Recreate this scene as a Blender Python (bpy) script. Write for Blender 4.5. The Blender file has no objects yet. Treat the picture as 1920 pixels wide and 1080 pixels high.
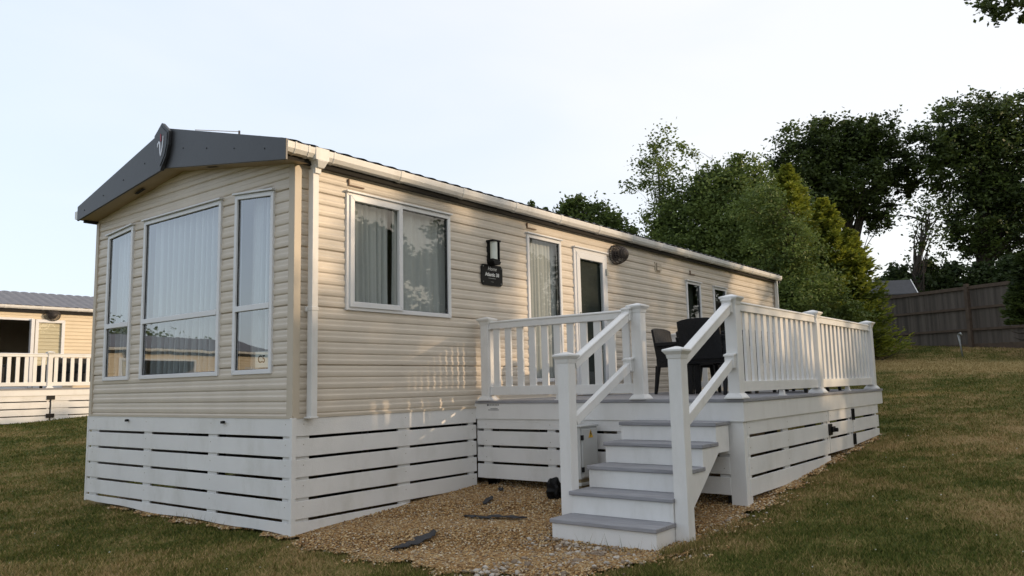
import bpy, bmesh, math, random
import numpy as np
from mathutils import Vector, Matrix
random.seed(7); rng = np.random.default_rng(7)
R = math.radians
S = bpy.context.scene
COL = S.collection

# ------------------------------------------------------------------ camera
CX, CY, CZ = -4.1629, -5.6072, 1.2202
YAW, PITCH, ROLL = 0.6590, 0.1232, -0.0228
def cam_basis():
    f = Vector((math.cos(PITCH)*math.cos(YAW), math.cos(PITCH)*math.sin(YAW), math.sin(PITCH)))
    r = f.cross(Vector((0, 0, 1))).normalized(); u = r.cross(f)
    c, s = math.cos(ROLL), math.sin(ROLL)
    return f, r*c+u*s, u*c-r*s
cf, cr, cu = cam_basis()
cd = bpy.data.cameras.new('camera'); cam = bpy.data.objects.new('camera', cd); COL.objects.link(cam)
M = Matrix((cr, cu, -cf)).transposed().to_4x4(); M.translation = Vector((CX, CY, CZ)); cam.matrix_world = M
cd.sensor_width = 36; cd.lens = 36*1467.9/1920; cd.clip_end = 3000; cd.clip_start = .05
S.camera = cam

# ------------------------------------------------------------------ world, sun, exposure
SUN_EL = R(12); to_sun = Vector((.50*math.cos(SUN_EL), -.866*math.cos(SUN_EL), math.sin(SUN_EL)))
w = bpy.data.worlds.new('World'); S.world = w; w.use_nodes = True
nt = w.node_tree; nt.nodes.clear()
out = nt.nodes.new('ShaderNodeOutputWorld')
sky = nt.nodes.new('ShaderNodeTexSky'); sky.sky_type = 'NISHITA'; sky.sun_disc = False
sky.sun_elevation = SUN_EL; sky.sun_rotation = R(150); sky.air_density = 1; sky.dust_density = 1.5
b1 = nt.nodes.new('ShaderNodeBackground'); b1.inputs[1].default_value = .05
nt.links.new(sky.outputs[0], b1.inputs[0])
tc = nt.nodes.new('ShaderNodeTexCoord')
mp = nt.nodes.new('ShaderNodeMapping'); mp.inputs['Scale'].default_value = (1, 1, 3.2)
nz = nt.nodes.new('ShaderNodeTexNoise'); nz.inputs['Scale'].default_value = 2.4; nz.inputs['Detail'].default_value = 4; nz.inputs['Roughness'].default_value = .45; nz.inputs['Distortion'].default_value = .5
nt.links.new(tc.outputs['Generated'], mp.inputs[0]); nt.links.new(mp.outputs[0], nz.inputs[0])
dt = nt.nodes.new('ShaderNodeVectorMath'); dt.operation = 'DOT_PRODUCT'; dt.inputs[1].default_value = (.62, -.78, .32)
nt.links.new(tc.outputs['Generated'], dt.inputs[0])
ad = nt.nodes.new('ShaderNodeMath'); ad.operation = 'MULTIPLY_ADD'; ad.inputs[1].default_value = 1.0
nt.links.new(nz.outputs[0], ad.inputs[0]); nt.links.new(dt.outputs['Value'], ad.inputs[2])
rp = nt.nodes.new('ShaderNodeValToRGB')
rp.color_ramp.elements[0].position = .1; rp.color_ramp.elements[0].color = (.77, .845, .985, 1)
rp.color_ramp.elements[1].position = .92; rp.color_ramp.elements[1].color = (.97, .965, .975, 1)
nt.links.new(ad.outputs[0], rp.inputs[0])
b2 = nt.nodes.new('ShaderNodeBackground'); b2.inputs[1].default_value = .90
dv = nt.nodes.new('ShaderNodeVectorMath'); dv.operation = 'DOT_PRODUCT'; dv.inputs[1].default_value = (.78, .60, .15)
nt.links.new(tc.outputs['Generated'], dv.inputs[0])
mr = nt.nodes.new('ShaderNodeMapRange'); mr.inputs['From Min'].default_value = .1; mr.inputs['From Max'].default_value = .75; mr.inputs['To Min'].default_value = .74; mr.inputs['To Max'].default_value = .85
nt.links.new(dv.outputs['Value'], mr.inputs[0]); nt.links.new(mr.outputs[0], b2.inputs[1])   # cloud layer dimmed out of view, overhead and behind, to weaken its light
nt.links.new(rp.outputs[0], b2.inputs[0])
sm = nt.nodes.new('ShaderNodeAddShader'); nt.links.new(b1.outputs[0], sm.inputs[0]); nt.links.new(b2.outputs[0], sm.inputs[1])
nt.links.new(sm.outputs[0], out.inputs[0])
sl = bpy.data.lights.new('sun', 'SUN'); sl.energy = 2.6; sl.angle = R(.6); sl.color = (1, .74, .48)
sun = bpy.data.objects.new('sun', sl); COL.objects.link(sun)
sun.rotation_euler = (-to_sun).to_track_quat('-Z', 'Y').to_euler(); sun.location = (10, -20, 15)
S.view_settings.view_transform = 'Standard'; S.view_settings.look = 'None'; S.view_settings.exposure = .13; S.view_settings.gamma = 1
S.cycles.max_bounces = 8; S.cycles.transparent_max_bounces = 16

# ------------------------------------------------------------------ materials
def new_mat(name):
    m = bpy.data.materials.new(name); m.use_nodes = True; n = m.node_tree
    p = n.nodes['Principled BSDF']; return m, n, p
def mat(name, col, rough=.5, var=.06, scale=6, bump=0, bscale=60, metal=0, spec=.5, dirt=None):
    m, n, p = new_mat(name)
    p.inputs['Roughness'].default_value = rough; p.inputs['Metallic'].default_value = metal
    p.inputs['Specular IOR Level'].default_value = spec
    t = n.nodes.new('ShaderNodeTexCoord')
    a = n.nodes.new('ShaderNodeTexNoise'); a.inputs['Scale'].default_value = scale; a.inputs['Detail'].default_value = 6
    n.links.new(t.outputs['Object'], a.inputs[0])
    r = n.nodes.new('ShaderNodeValToRGB')
    r.color_ramp.elements[0].position = .3; r.color_ramp.elements[1].position = .7
    r.color_ramp.elements[0].color = (*[c*(1-var) for c in col], 1); r.color_ramp.elements[1].color = (*[min(1, c*(1+var)) for c in col], 1)
    n.links.new(a.outputs[0], r.inputs[0])
    last = r.outputs[0]
    if dirt:
        b = n.nodes.new('ShaderNodeTexNoise'); b.inputs['Scale'].default_value = dirt[1]; b.inputs['Detail'].default_value = 9; b.inputs['Roughness'].default_value = .7
        mp_ = n.nodes.new('ShaderNodeMapping'); mp_.inputs['Scale'].default_value = dirt[3] if len(dirt) > 3 else (1, 1, .35)
        n.links.new(t.outputs['Object'], mp_.inputs[0]); n.links.new(mp_.outputs[0], b.inputs[0])
        rr = n.nodes.new('ShaderNodeValToRGB'); rr.color_ramp.elements[0].position = .5; rr.color_ramp.elements[1].position = .85
        rr.color_ramp.elements[0].color = (0, 0, 0, 1); rr.color_ramp.elements[1].color = (dirt[2],)*3+(1,)
        n.links.new(b.outputs[0], rr.inputs[0])
        mx = n.nodes.new('ShaderNodeMixRGB'); n.links.new(rr.outputs[0], mx.inputs[0]); n.links.new(last, mx.inputs[1]); mx.inputs[2].default_value = (*dirt[0], 1)
        last = mx.outputs[0]
    n.links.new(last, p.inputs['Base Color'])
    if bump:
        c = n.nodes.new('ShaderNodeTexNoise'); c.inputs['Scale'].default_value = bscale; c.inputs['Detail'].default_value = 4
        n.links.new(t.outputs['Object'], c.inputs[0])
        bp = n.nodes.new('ShaderNodeBump'); bp.inputs['Strength'].default_value = bump; bp.inputs['Distance'].default_value = .01
        n.links.new(c.outputs[0], bp.inputs['Height']); n.links.new(bp.outputs[0], p.inputs['Normal'])
    return m
siding = mat('siding', (.62, .555, .465), .42, .05, 3, .12, 25, dirt=((.50, .44, .34), 2.2, .4))
siding_nb = mat('siding_cream', (.70, .59, .42), .5, .04, 2)
white = mat('white_pvc', (.765, .76, .74), .38, .03, 4, .08, 30, dirt=((.50, .49, .43), 3.5, .5))
whitep = mat('white_plank', (.745, .74, .72), .5, .04, 2.5, .25, 90, dirt=((.46, .45, .38), 2.8, .55, (1, 1, .5)))
whitef = mat('white_frame', (.70, .71, .72), .3, .02, 5)
gutterm = mat('gutter_white', (.69, .685, .66), .45, .05, 5, dirt=((.40, .38, .33), 5, .7, (1, 1, .3)))
beige = mat('beige_trim', (.52, .455, .36), .5, .05, 4)
soffit = mat('soffit_board', (.40, .30, .18), .6, .12, 3)
darkf = mat('dark_fascia', (.037, .039, .043), .42, .06, 3, .1, 12)
darker = mat('dark_rim', (.022, .024, .028), .4)
roofm = mat('roof_sheet', (.05, .052, .058), .6, .15, 8)
black = mat('black_plastic', (.009, .009, .009), .5, .1, 20, spec=.2)
gapm = mat('dark_underside', (.02, .018, .016), .9)
rattan = mat('rattan', (.010, .011, .0125), .5, .2, 30, .8, 70, spec=.25)
cable = mat('wire_grey', (.055, .045, .04), .5, .1, 10)
red = mat('emblem_red', (.35, .02, .04), .4)
silver = mat('emblem_silver', (.6, .6, .62), .3, metal=.3)
letter = mat('lettering_white', (.7, .7, .68), .5)
lettg = mat('lettering_grey', (.10, .10, .11), .5)
paper = mat('paper', (.86, .88, .86), .8)
frost = mat('frosted_glass', (.62, .66, .60), .35)
boxm = mat('grp_grey', (.52, .53, .52), .45, .05, 6, .1, 40, dirt=((.35, .33, .28), 6, .5))
boxb = mat('grp_brown', (.22, .17, .09), .6)
yellow = mat('warning_yellow', (.72, .42, .03), .4)
fabricb = mat('membrane', (.035, .035, .038), .8, .3, 20, .5, 60)
inner = mat('interior', (.30, .27, .23), .8)
timber = mat('fence_post', (.105, .074, .052), .85, .2, 6, .4, 50)
bark = mat('bark', (.055, .045, .035), .9, .3, 10, .8, 30)
barkb = mat('bark_birch', (.20, .19, .17), .9, .4, 6, .5, 30)
concrete = mat('concrete', (.34, .32, .28), .9, .12, 10, .4, 60)
metalg = mat('galvanised', (.35, .37, .36), .45, .1, 10, metal=.6)

def comp_mat(name, col):          # ribbed composite decking
    m, n, p = new_mat(name); p.inputs['Roughness'].default_value = .6
    t = n.nodes.new('ShaderNodeTexCoord')
    a = n.nodes.new('ShaderNodeTexNoise'); a.inputs['Scale'].default_value = 9; a.inputs['Detail'].default_value = 8
    mp_ = n.nodes.new('ShaderNodeMapping'); mp_.inputs['Scale'].default_value = (6, .5, 6)
    n.links.new(t.outputs['Object'], mp_.inputs[0]); n.links.new(mp_.outputs[0], a.inputs[0])
    r = n.nodes.new('ShaderNodeValToRGB'); r.color_ramp.elements[0].position = .3; r.color_ramp.elements[1].position = .75
    r.color_ramp.elements[0].color = (*[c*.8 for c in col], 1); r.color_ramp.elements[1].color = (*[c*1.15 for c in col], 1)
    n.links.new(a.outputs[0], r.inputs[0]); n.links.new(r.outputs[0], p.inputs['Base Color'])
    wv = n.nodes.new('ShaderNodeTexWave'); wv.bands_direction = 'X'; wv.inputs['Scale'].default_value = 22
    n.links.new(t.outputs['Object'], wv.inputs[0])
    bp = n.nodes.new('ShaderNodeBump'); bp.inputs['Strength'].default_value = .5; bp.inputs['Distance'].default_value = .006
    n.links.new(wv.outputs[1], bp.inputs['Height']); n.links.new(bp.outputs[0], p.inputs['Normal'])
    return m
comp = comp_mat('grey_composite', (.30, .30, .318))

def glass_mat(name, base, k):
    m = bpy.data.materials.new(name); m.use_nodes = True; n = m.node_tree; n.nodes.clear()
    o = n.nodes.new('ShaderNodeOutputMaterial'); tr = n.nodes.new('ShaderNodeBsdfTransparent'); gl = n.nodes.new('ShaderNodeBsdfGlossy')
    tr.inputs[0].default_value = (.88, .92, .91, 1); gl.inputs['Roughness'].default_value = .006; gl.inputs[0].default_value = (.95, .97, 1, 1)
    gm_ = n.nodes.new('ShaderNodeNewGeometry'); dp = n.nodes.new('ShaderNodeVectorMath'); dp.operation = 'DOT_PRODUCT'
    n.links.new(gm_.outputs['Normal'], dp.inputs[0]); n.links.new(gm_.outputs['Incoming'], dp.inputs[1])
    def mm(op, a, b):
        q = n.nodes.new('ShaderNodeMath'); q.operation = op
        for i, v in enumerate((a, b)):
            if isinstance(v, (int, float)): q.inputs[i].default_value = v
            else: n.links.new(v, q.inputs[i])
        return q.outputs[0]
    cs_ = mm('ABSOLUTE', dp.outputs['Value'], 0); sch = mm('POWER', mm('SUBTRACT', 1.0, cs_), 5.0); sch = mm('ADD', mm('MULTIPLY', sch, .96), .04)
    t = n.nodes.new('ShaderNodeTexCoord'); z = n.nodes.new('ShaderNodeTexNoise'); z.inputs['Scale'].default_value = 1.3
    bp = n.nodes.new('ShaderNodeBump'); bp.inputs['Strength'].default_value = .06; bp.inputs['Distance'].default_value = .02
    n.links.new(t.outputs['Object'], z.inputs[0]); n.links.new(z.outputs[0], bp.inputs['Height']); n.links.new(bp.outputs[0], gl.inputs['Normal'])
    ma = n.nodes.new('ShaderNodeMath'); ma.operation = 'MULTIPLY_ADD'; ma.inputs[1].default_value = k; ma.inputs[2].default_value = base; ma.use_clamp = True
    n.links.new(sch, ma.inputs[0])
    mx = n.nodes.new('ShaderNodeMixShader'); n.links.new(ma.outputs[0], mx.inputs[0]); n.links.new(tr.outputs[0], mx.inputs[1]); n.links.new(gl.outputs[0], mx.inputs[2])
    n.links.new(mx.outputs[0], o.inputs[0]); return m
glass = glass_mat('window_glass', .02, 1.15)
glass2 = glass_mat('front_glass', .20, 1.6)

def cloth_mat(name, col):
    m, n, p = new_mat(name); p.inputs['Base Color'].default_value = (*col, 1); p.inputs['Roughness'].default_value = .9
    tl = n.nodes.new('ShaderNodeBsdfTranslucent'); tl.inputs[0].default_value = (*col, 1)
    mx = n.nodes.new('ShaderNodeMixShader'); mx.inputs[0].default_value = .25
    o = n.nodes['Material Output']; n.links.new(p.outputs[0], mx.inputs[1]); n.links.new(tl.outputs[0], mx.inputs[2]); n.links.new(mx.outputs[0], o.inputs[0]); return m
def sheer_mat(name, col, dens):      # thin woven net: denser where the fold turns away
    m = cloth_mat(name, col); n = m.node_tree; o = n.nodes['Material Output']; src = o.inputs[0].links[0].from_socket
    g_ = n.nodes.new('ShaderNodeNewGeometry'); dp = n.nodes.new('ShaderNodeVectorMath'); dp.operation = 'DOT_PRODUCT'
    n.links.new(g_.outputs['Normal'], dp.inputs[0]); n.links.new(g_.outputs['Incoming'], dp.inputs[1])
    def mm(op, a, b):
        q = n.nodes.new('ShaderNodeMath'); q.operation = op
        for i, v in enumerate((a, b)):
            if isinstance(v, (int, float)): q.inputs[i].default_value = v
            else: n.links.new(v, q.inputs[i])
        return q.outputs[0]
    c = mm('MAXIMUM', mm('ABSOLUTE', dp.outputs['Value'], 0), .08)
    f = mm('SUBTRACT', 1.0, mm('POWER', 1-dens, mm('DIVIDE', 1.0, c)))
    tr = n.nodes.new('ShaderNodeBsdfTransparent'); mx = n.nodes.new('ShaderNodeMixShader'); n.links.new(f, mx.inputs[0]); n.links.new(tr.outputs[0], mx.inputs[1]); n.links.new(src, mx.inputs[2]); n.links.new(mx.outputs[0], o.inputs[0])
    return m
net = sheer_mat('net_curtain', (.80, .84, .86), .42); netd = cloth_mat('grey_curtain', (.62, .62, .61)); drape = cloth_mat('dark_drape', (.13, .13, .14)); blind = cloth_mat('door_blind', (.05, .055, .05))

def leaf_mat(name, c0, c1, scale=.7, trans=.35):
    m, n, p = new_mat(name); p.inputs['Roughness'].default_value = .55; p.inputs['Specular IOR Level'].default_value = .3
    at = n.nodes.new('ShaderNodeAttribute'); at.attribute_name = 'rnd'
    t = n.nodes.new('ShaderNodeTexCoord'); z = n.nodes.new('ShaderNodeTexNoise'); z.inputs['Scale'].default_value = scale; z.inputs['Detail'].default_value = 3
    n.links.new(t.outputs['Object'], z.inputs[0])
    ma = n.nodes.new('ShaderNodeMath'); ma.operation = 'MULTIPLY_ADD'; ma.inputs[1].default_value = .45
    n.links.new(at.outputs['Fac'], ma.inputs[0]); 
    mb = n.nodes.new('ShaderNodeMath'); mb.operation = 'MULTIPLY_ADD'; mb.inputs[1].default_value = 1.6; mb.inputs[2].default_value = -.55
    n.links.new(z.outputs[0], mb.inputs[0]); n.links.new(mb.outputs[0], ma.inputs[2])
    r = n.nodes.new('ShaderNodeValToRGB'); r.color_ramp.elements[0].position = .1; r.color_ramp.elements[1].position = .9
    r.color_ramp.elements[0].color = (*c0, 1); r.color_ramp.elements[1].color = (*c1, 1)
    n.links.new(ma.outputs[0], r.inputs[0]); n.links.new(r.outputs[0], p.inputs['Base Color'])
    tl = n.nodes.new('ShaderNodeBsdfTranslucent'); n.links.new(r.outputs[0], tl.inputs[0])
    mx = n.nodes.new('ShaderNodeMixShader'); mx.inputs[0].default_value = trans
    o = n.nodes['Material Output']; n.links.new(p.outputs[0], mx.inputs[1]); n.links.new(tl.outputs[0], mx.inputs[2]); n.links.new(mx.outputs[0], o.inputs[0])
    return m
leaf_oak = leaf_mat('leaf_oak', (.022, .036, .012), (.11, .155, .034))
leaf_mid = leaf_mat('leaf_mid', (.045, .070, .020), (.12, .17, .04), .8)
leaf_birch = leaf_mat('leaf_birch', (.062, .098, .026), (.215, .28, .070), .9)
leaf_con = leaf_mat('leaf_conifer', (.075, .115, .020), (.38, .40, .045), .7)
leaf_hedge = leaf_mat('leaf_hedge', (.025, .045, .015), (.07, .10, .03), 1.2)

def ground_mat():
    m, n, p = new_mat('lawn'); p.inputs['Roughness'].default_value = .95; p.inputs['Specular IOR Level'].default_value = .1
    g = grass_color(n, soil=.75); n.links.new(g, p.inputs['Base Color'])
    t = n.nodes.new('ShaderNodeTexCoord'); z = n.nodes.new('ShaderNodeTexNoise'); z.inputs['Scale'].default_value = 45; z.inputs['Detail'].default_value = 8
    n.links.new(t.outputs['Object'], z.inputs[0])
    bp = n.nodes.new('ShaderNodeBump'); bp.inputs['Strength'].default_value = .8; bp.inputs['Distance'].default_value = .03
    n.links.new(z.outputs[0], bp.inputs['Height']); n.links.new(bp.outputs[0], p.inputs['Normal']); return m
def grass_color(n, soil=1.0, rnd=False):
    t = n.nodes.new('ShaderNodeTexCoord')
    def noise(s, d=3, rough=.5):
        z = n.nodes.new('ShaderNodeTexNoise'); z.inputs['Scale'].default_value = s; z.inputs['Detail'].default_value = d; z.inputs['Roughness'].default_value = rough
        n.links.new(t.outputs['Object'], z.inputs[0]); return z.outputs[0]
    def math_(op, a, b, c=None):
        q = n.nodes.new('ShaderNodeMath'); q.operation = op
        for i, v in enumerate((a, b, c)):
            if v is None: continue
            if isinstance(v, (int, float)): q.inputs[i].default_value = v
            else: n.links.new(v, q.inputs[i])
        return q.outputs[0]
    big = noise(.42, 4, .6); med = noise(2.6, 4, .6); fine = noise(16, 3)
    v = math_('MULTIPLY_ADD', big, 1.9, -.62)
    v = math_('MULTIPLY_ADD', med, 1.1, v); v = math_('ADD', v, -.33)
    if rnd:
        a = n.nodes.new('ShaderNodeAttribute'); a.attribute_name = 'rnd'
        v = math_('MULTIPLY_ADD', a.outputs['Fac'], .7, v); v = math_('ADD', v, -.35)
    else:
        v = math_('MULTIPLY_ADD', fine, .7, v); v = math_('ADD', v, -.35)
    r = n.nodes.new('ShaderNodeValToRGB'); e = r.color_ramp.elements
    e[0].position = .18; e[0].color = (.070*soil, .090*soil, .020*soil, 1)
    e[1].position = .95; e[1].color = (.42*soil, .30*soil, .145*soil, 1)
    a = r.color_ramp.elements.new(.5); a.color = (.152*soil, .152*soil, .040*soil, 1)
    b = r.color_ramp.elements.new(.70); b.color = (.27*soil, .21*soil, .080*soil, 1)
    n.links.new(v, r.inputs[0])
    # band of dry straw-coloured grass before the fence, its sunlight put into the colour
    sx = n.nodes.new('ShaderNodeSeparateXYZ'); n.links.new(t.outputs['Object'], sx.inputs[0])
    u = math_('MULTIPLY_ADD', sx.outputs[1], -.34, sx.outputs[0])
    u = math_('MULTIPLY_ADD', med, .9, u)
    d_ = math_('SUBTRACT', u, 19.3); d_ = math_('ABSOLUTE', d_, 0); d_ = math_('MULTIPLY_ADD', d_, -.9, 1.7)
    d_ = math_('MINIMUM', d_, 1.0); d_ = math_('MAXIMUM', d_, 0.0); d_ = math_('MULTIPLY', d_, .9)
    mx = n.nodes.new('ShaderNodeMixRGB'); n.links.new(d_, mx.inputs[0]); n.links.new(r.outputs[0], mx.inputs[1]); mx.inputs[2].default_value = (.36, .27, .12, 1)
    return mx.outputs[0]
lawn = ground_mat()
blade, bn, bp_ = new_mat('grass_blade'); bp_.inputs['Roughness'].default_value = .7; bp_.inputs['Specular IOR Level'].default_value = .03
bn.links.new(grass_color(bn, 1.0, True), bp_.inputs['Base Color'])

def gravel_mat(name, vor=True):
    m, n, p = new_mat(name); p.inputs['Roughness'].default_value = .8; p.inputs['Specular IOR Level'].default_value = .3
    r = n.nodes.new('ShaderNodeValToRGB'); e = r.color_ramp.elements
    cs = [(0, (.12, .065, .03)), (.18, (.27, .15, .06)), (.38, (.42, .25, .10)), (.6, (.50, .325, .145)), (.8, (.58, .43, .225)), (.93, (.68, .60, .46)), (1, (.17, .13, .10))]
    e[0].position = 0; e[0].color = (*cs[0][1], 1); e[1].position = 1; e[1].color = (*cs[-1][1], 1)
    for q, c in cs[1:-1]: a = e.new(q); a.color = (*c, 1)
    if vor:
        t = n.nodes.new('ShaderNodeTexCoord'); v = n.nodes.new('ShaderNodeTexVoronoi'); v.inputs['Scale'].default_value = 65
        n.links.new(t.outputs['Object'], v.inputs[0]); 
        s = n.nodes.new('ShaderNodeSeparateColor'); n.links.new(v.outputs['Color'], s.inputs[0]); n.links.new(s.outputs[0], r.inputs[0])
        mx = n.nodes.new('ShaderNodeMixRGB'); mx.blend_type = 'MULTIPLY'; mx.inputs[0].default_value = 1; mx.inputs[2].default_value = (.68, .64, .57, 1)
        n.links.new(r.outputs[0], mx.inputs[1]); n.links.new(mx.outputs[0], p.inputs['Base Color'])
        bp = n.nodes.new('ShaderNodeBump'); bp.invert = True; bp.inputs['Strength'].default_value = .9; bp.inputs['Distance'].default_value = .012
        n.links.new(v.outputs['Distance'], bp.inputs['Height']); n.links.new(bp.outputs[0], p.inputs['Normal'])
    else:
        a = n.nodes.new('ShaderNodeAttribute'); a.attribute_name = 'rnd'; n.links.new(a.outputs['Fac'], r.inputs[0]); n.links.new(r.outputs[0], p.inputs['Base Color'])
    return m
gravelm = gravel_mat('gravel_base'); pebblem = gravel_mat('gravel_pebble', False)
stonem, sn, sp_ = new_mat('pale_stone'); sp_.inputs['Roughness'].default_value = .8
_a = sn.nodes.new('ShaderNodeAttribute'); _a.attribute_name = 'rnd'; _r = sn.nodes.new('ShaderNodeValToRGB')
_r.color_ramp.elements[0].color = (.19, .14, .095, 1); _r.color_ramp.elements[1].color = (.50, .46, .40, 1); _q = _r.color_ramp.elements.new(.5); _q.color = (.34, .27, .20, 1)
sn.links.new(_a.outputs['Fac'], _r.inputs[0]); sn.links.new(_r.outputs[0], sp_.inputs['Base Color'])

fencem, fn_, fp_ = new_mat('fence_boards'); fp_.inputs['Roughness'].default_value = .9
_t = fn_.nodes.new('ShaderNodeTexCoord'); _m = fn_.nodes.new('ShaderNodeMapping'); _m.inputs['Scale'].default_value = (7.3, 7.3, .25)
_z = fn_.nodes.new('ShaderNodeTexNoise'); _z.inputs['Scale'].default_value = 1.0; _z.inputs['Detail'].default_value = 5
fn_.links.new(_t.outputs['Object'], _m.inputs[0]); fn_.links.new(_m.outputs[0], _z.inputs[0])
_r = fn_.nodes.new('ShaderNodeValToRGB'); _r.color_ramp.elements[0].position = .3; _r.color_ramp.elements[1].position = .7
_r.color_ramp.elements[0].color = (.060, .050, .042, 1); _r.color_ramp.elements[1].color = (.155, .130, .108, 1)
fn_.links.new(_z.outputs[0], _r.inputs[0]); fn_.links.new(_r.outputs[0], fp_.inputs['Base Color'])

# ------------------------------------------------------------------ helpers
def ident(a, o, z): return (a, o, z)
def tfS(a, o, z): return (a, -o, z)          # side wall: a along x, o outwards (-y)
def tfG(a, o, z): return (-o, a, z)          # gable wall: a along y, o outwards (-x)
class MB:
    def __init__(s): s.v = []; s.f = []
    def add(s, vs, fs):
        b = len(s.v); s.v += [tuple(v) for v in vs]; s.f += [tuple(b+i for i in f) for f in fs]; return s
    def box(s, a0, a1, b0, b1, c0, c1, tf=ident):
        vs = [tf(a, b, c) for c in (c0, c1) for b in (b0, b1) for a in (a0, a1)]
        return s.add(vs, [(0, 2, 3, 1), (4, 5, 7, 6), (0, 1, 5, 4), (2, 6, 7, 3), (0, 4, 6, 2), (1, 3, 7, 5)])
    def prism(s, poly, d0, d1, tf):           # poly in (a,z), extruded in o from d0 to d1
        n = len(poly); vs = [tf(a, d0, z) for a, z in poly]+[tf(a, d1, z) for a, z in poly]
        return s.add(vs, [tuple(range(n)), tuple(range(2*n-1, n-1, -1))]+[(i, (i+1) % n, n+(i+1) % n, n+i) for i in range(n)])
    def sweep(s, prof, p0, p1, up=(0, 0, 1)):  # profile (side,up) extruded from p0 to p1
        p0 = Vector(p0); p1 = Vector(p1); d = (p1-p0).normalized(); sd = d.cross(Vector(up)).normalized(); u = sd.cross(d)
        n = len(prof); vs = [p+sd*a+u*b for p in (p0, p1) for a, b in prof]
        return s.add(vs, [tuple(range(n)), tuple(range(2*n-1, n-1, -1))]+[(i, (i+1) % n, n+(i+1) % n, n+i) for i in range(n)])
    def tube(s, pts, r, n=8, caps=True):
        pts = [Vector(p) for p in pts]; rs = r if isinstance(r, (list, tuple)) else [r]*len(pts)
        b = len(s.v); t0 = None
        for i, p in enumerate(pts):
            d = (pts[min(i+1, len(pts)-1)]-pts[max(i-1, 0)]).normalized()
            q = Vector((0, 0, 1)) if abs(d.z) < .9 else Vector((1, 0, 0))
            a = d.cross(q).normalized(); c = a.cross(d)
            for k in range(n):
                th = 2*math.pi*k/n; s.v.append(tuple(p+(a*math.cos(th)+c*math.sin(th))*rs[i]))
        for i in range(len(pts)-1):
            for k in range(n):
                s.f.append((b+i*n+k, b+i*n+(k+1) % n, b+(i+1)*n+(k+1) % n, b+(i+1)*n+k))
        if caps: s.f.append(tuple(b+k for k in range(n))); s.f.append(tuple(b+(len(pts)-1)*n+k for k in range(n-1, -1, -1)))
        return s
    def frustum(s, cx, cy, z0, z1, w0, w1, d0=None, d1=None):
        d0 = d0 or w0; d1 = d1 or w1
        vs = [(cx+sx*w/2, cy+sy*d/2, z) for z, w, d in ((z0, w0, d0), (z1, w1, d1)) for sx, sy in ((-1, -1), (1, -1), (1, 1), (-1, 1))]
        return s.add(vs, [(3, 2, 1, 0), (4, 5, 6, 7), (0, 1, 5, 4), (1, 2, 6, 5), (2, 3, 7, 6), (3, 0, 4, 7)])
    def build(s, name, m, parent=None, off=(0, 0, 0), bevel=0, smooth=False, recalc=True):
        me = bpy.data.meshes.new(name)
        me.from_pydata([(v[0]-off[0], v[1]-off[1], v[2]-off[2]) for v in s.v], [], s.f)
        if recalc:
            bm = bmesh.new(); bm.from_mesh(me); bmesh.ops.recalc_face_normals(bm, faces=bm.faces); bm.to_mesh(me); bm.free()
        if smooth: me.polygons.foreach_set('use_smooth', [True]*len(me.polygons))
        me.materials.append(m); o = bpy.data.objects.new(name, me); COL.objects.link(o)
        if parent: o.parent = parent
        if bevel:
            b = o.modifiers.new('bevel', 'BEVEL'); b.width = bevel; b.segments = 2; b.limit_method = 'ANGLE'; b.angle_limit = R(40)
        return o
def np_mesh(name, V, F, m, rnd=None, parent=None, smooth=False):
    V = np.asarray(V, np.float32); F = np.asarray(F, np.int32); k = F.shape[1]
    me = bpy.data.meshes.new(name); me.vertices.add(len(V)); me.vertices.foreach_set('co', V.ravel())
    me.loops.add(F.size); me.loops.foreach_set('vertex_index', F.ravel())
    me.polygons.add(len(F)); me.polygons.foreach_set('loop_start', np.arange(0, F.size, k, dtype=np.int32))
    if smooth: me.polygons.foreach_set('use_smooth', np.ones(len(F), bool))
    if rnd is not None:
        a = me.attributes.new('rnd', 'FLOAT', 'POINT'); a.data.foreach_set('value', np.asarray(rnd, np.float32))
    me.update(calc_edges=True); me.validate(); me.materials.append(m)
    o = bpy.data.objects.new(name, me); COL.objects.link(o)
    if parent: o.parent = parent
    return o
def thing(name, label, cat, loc=(0, 0, 0), rotz=0, group=None):
    o = bpy.data.objects.new(name, None); COL.objects.link(o); o.empty_display_size = .2
    o.location = loc; o.rotation_euler = (0, 0, rotz); o['label'] = label; o['category'] = cat
    if group: o['group'] = group
    return o
def tag(o, label, cat, group=None):
    o['label'] = label; o['category'] = cat
    if group: o['group'] = group
    return o
def part(name, parent):
    o = bpy.data.objects.new(name, None); COL.objects.link(o); o.parent = parent; o.empty_display_size = .1; return o
def children(o): return [c for c in COL.objects if c.parent == o]
def copy_tree(o, parent=None, kids=None):
    if kids is None:
        kids = {}
        for c in COL.objects:
            if c.parent: kids.setdefault(c.parent.name, []).append(c)
    c = o.copy(); COL.objects.link(c); c.parent = parent
    for ch in kids.get(o.name, []): copy_tree(ch, c, kids)
    return c
def text(name, s, size, m, parent, tf, a, z, o, depth=.001, bold=0, align='CENTER', shear=0):
    cu_ = bpy.data.curves.new(name, 'FONT'); cu_.body = s; cu_.size = size; cu_.extrude = depth; cu_.align_x = align; cu_.align_y = 'CENTER'; cu_.offset = bold; cu_.shear = shear
    tmp = bpy.data.objects.new(name, cu_); COL.objects.link(tmp); bpy.context.view_layer.update()
    me = bpy.data.meshes.new_from_object(tmp.evaluated_get(bpy.context.evaluated_depsgraph_get())); bpy.data.objects.remove(tmp)
    ob = bpy.data.objects.new(name, me); COL.objects.link(ob); ob.parent = parent; me.materials.clear(); me.materials.append(m)
    ob.location = tf(a, o, z); ob.rotation_euler = (R(90), 0, 0) if tf is tfS else (R(90), 0, R(-90))
    return ob

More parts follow.
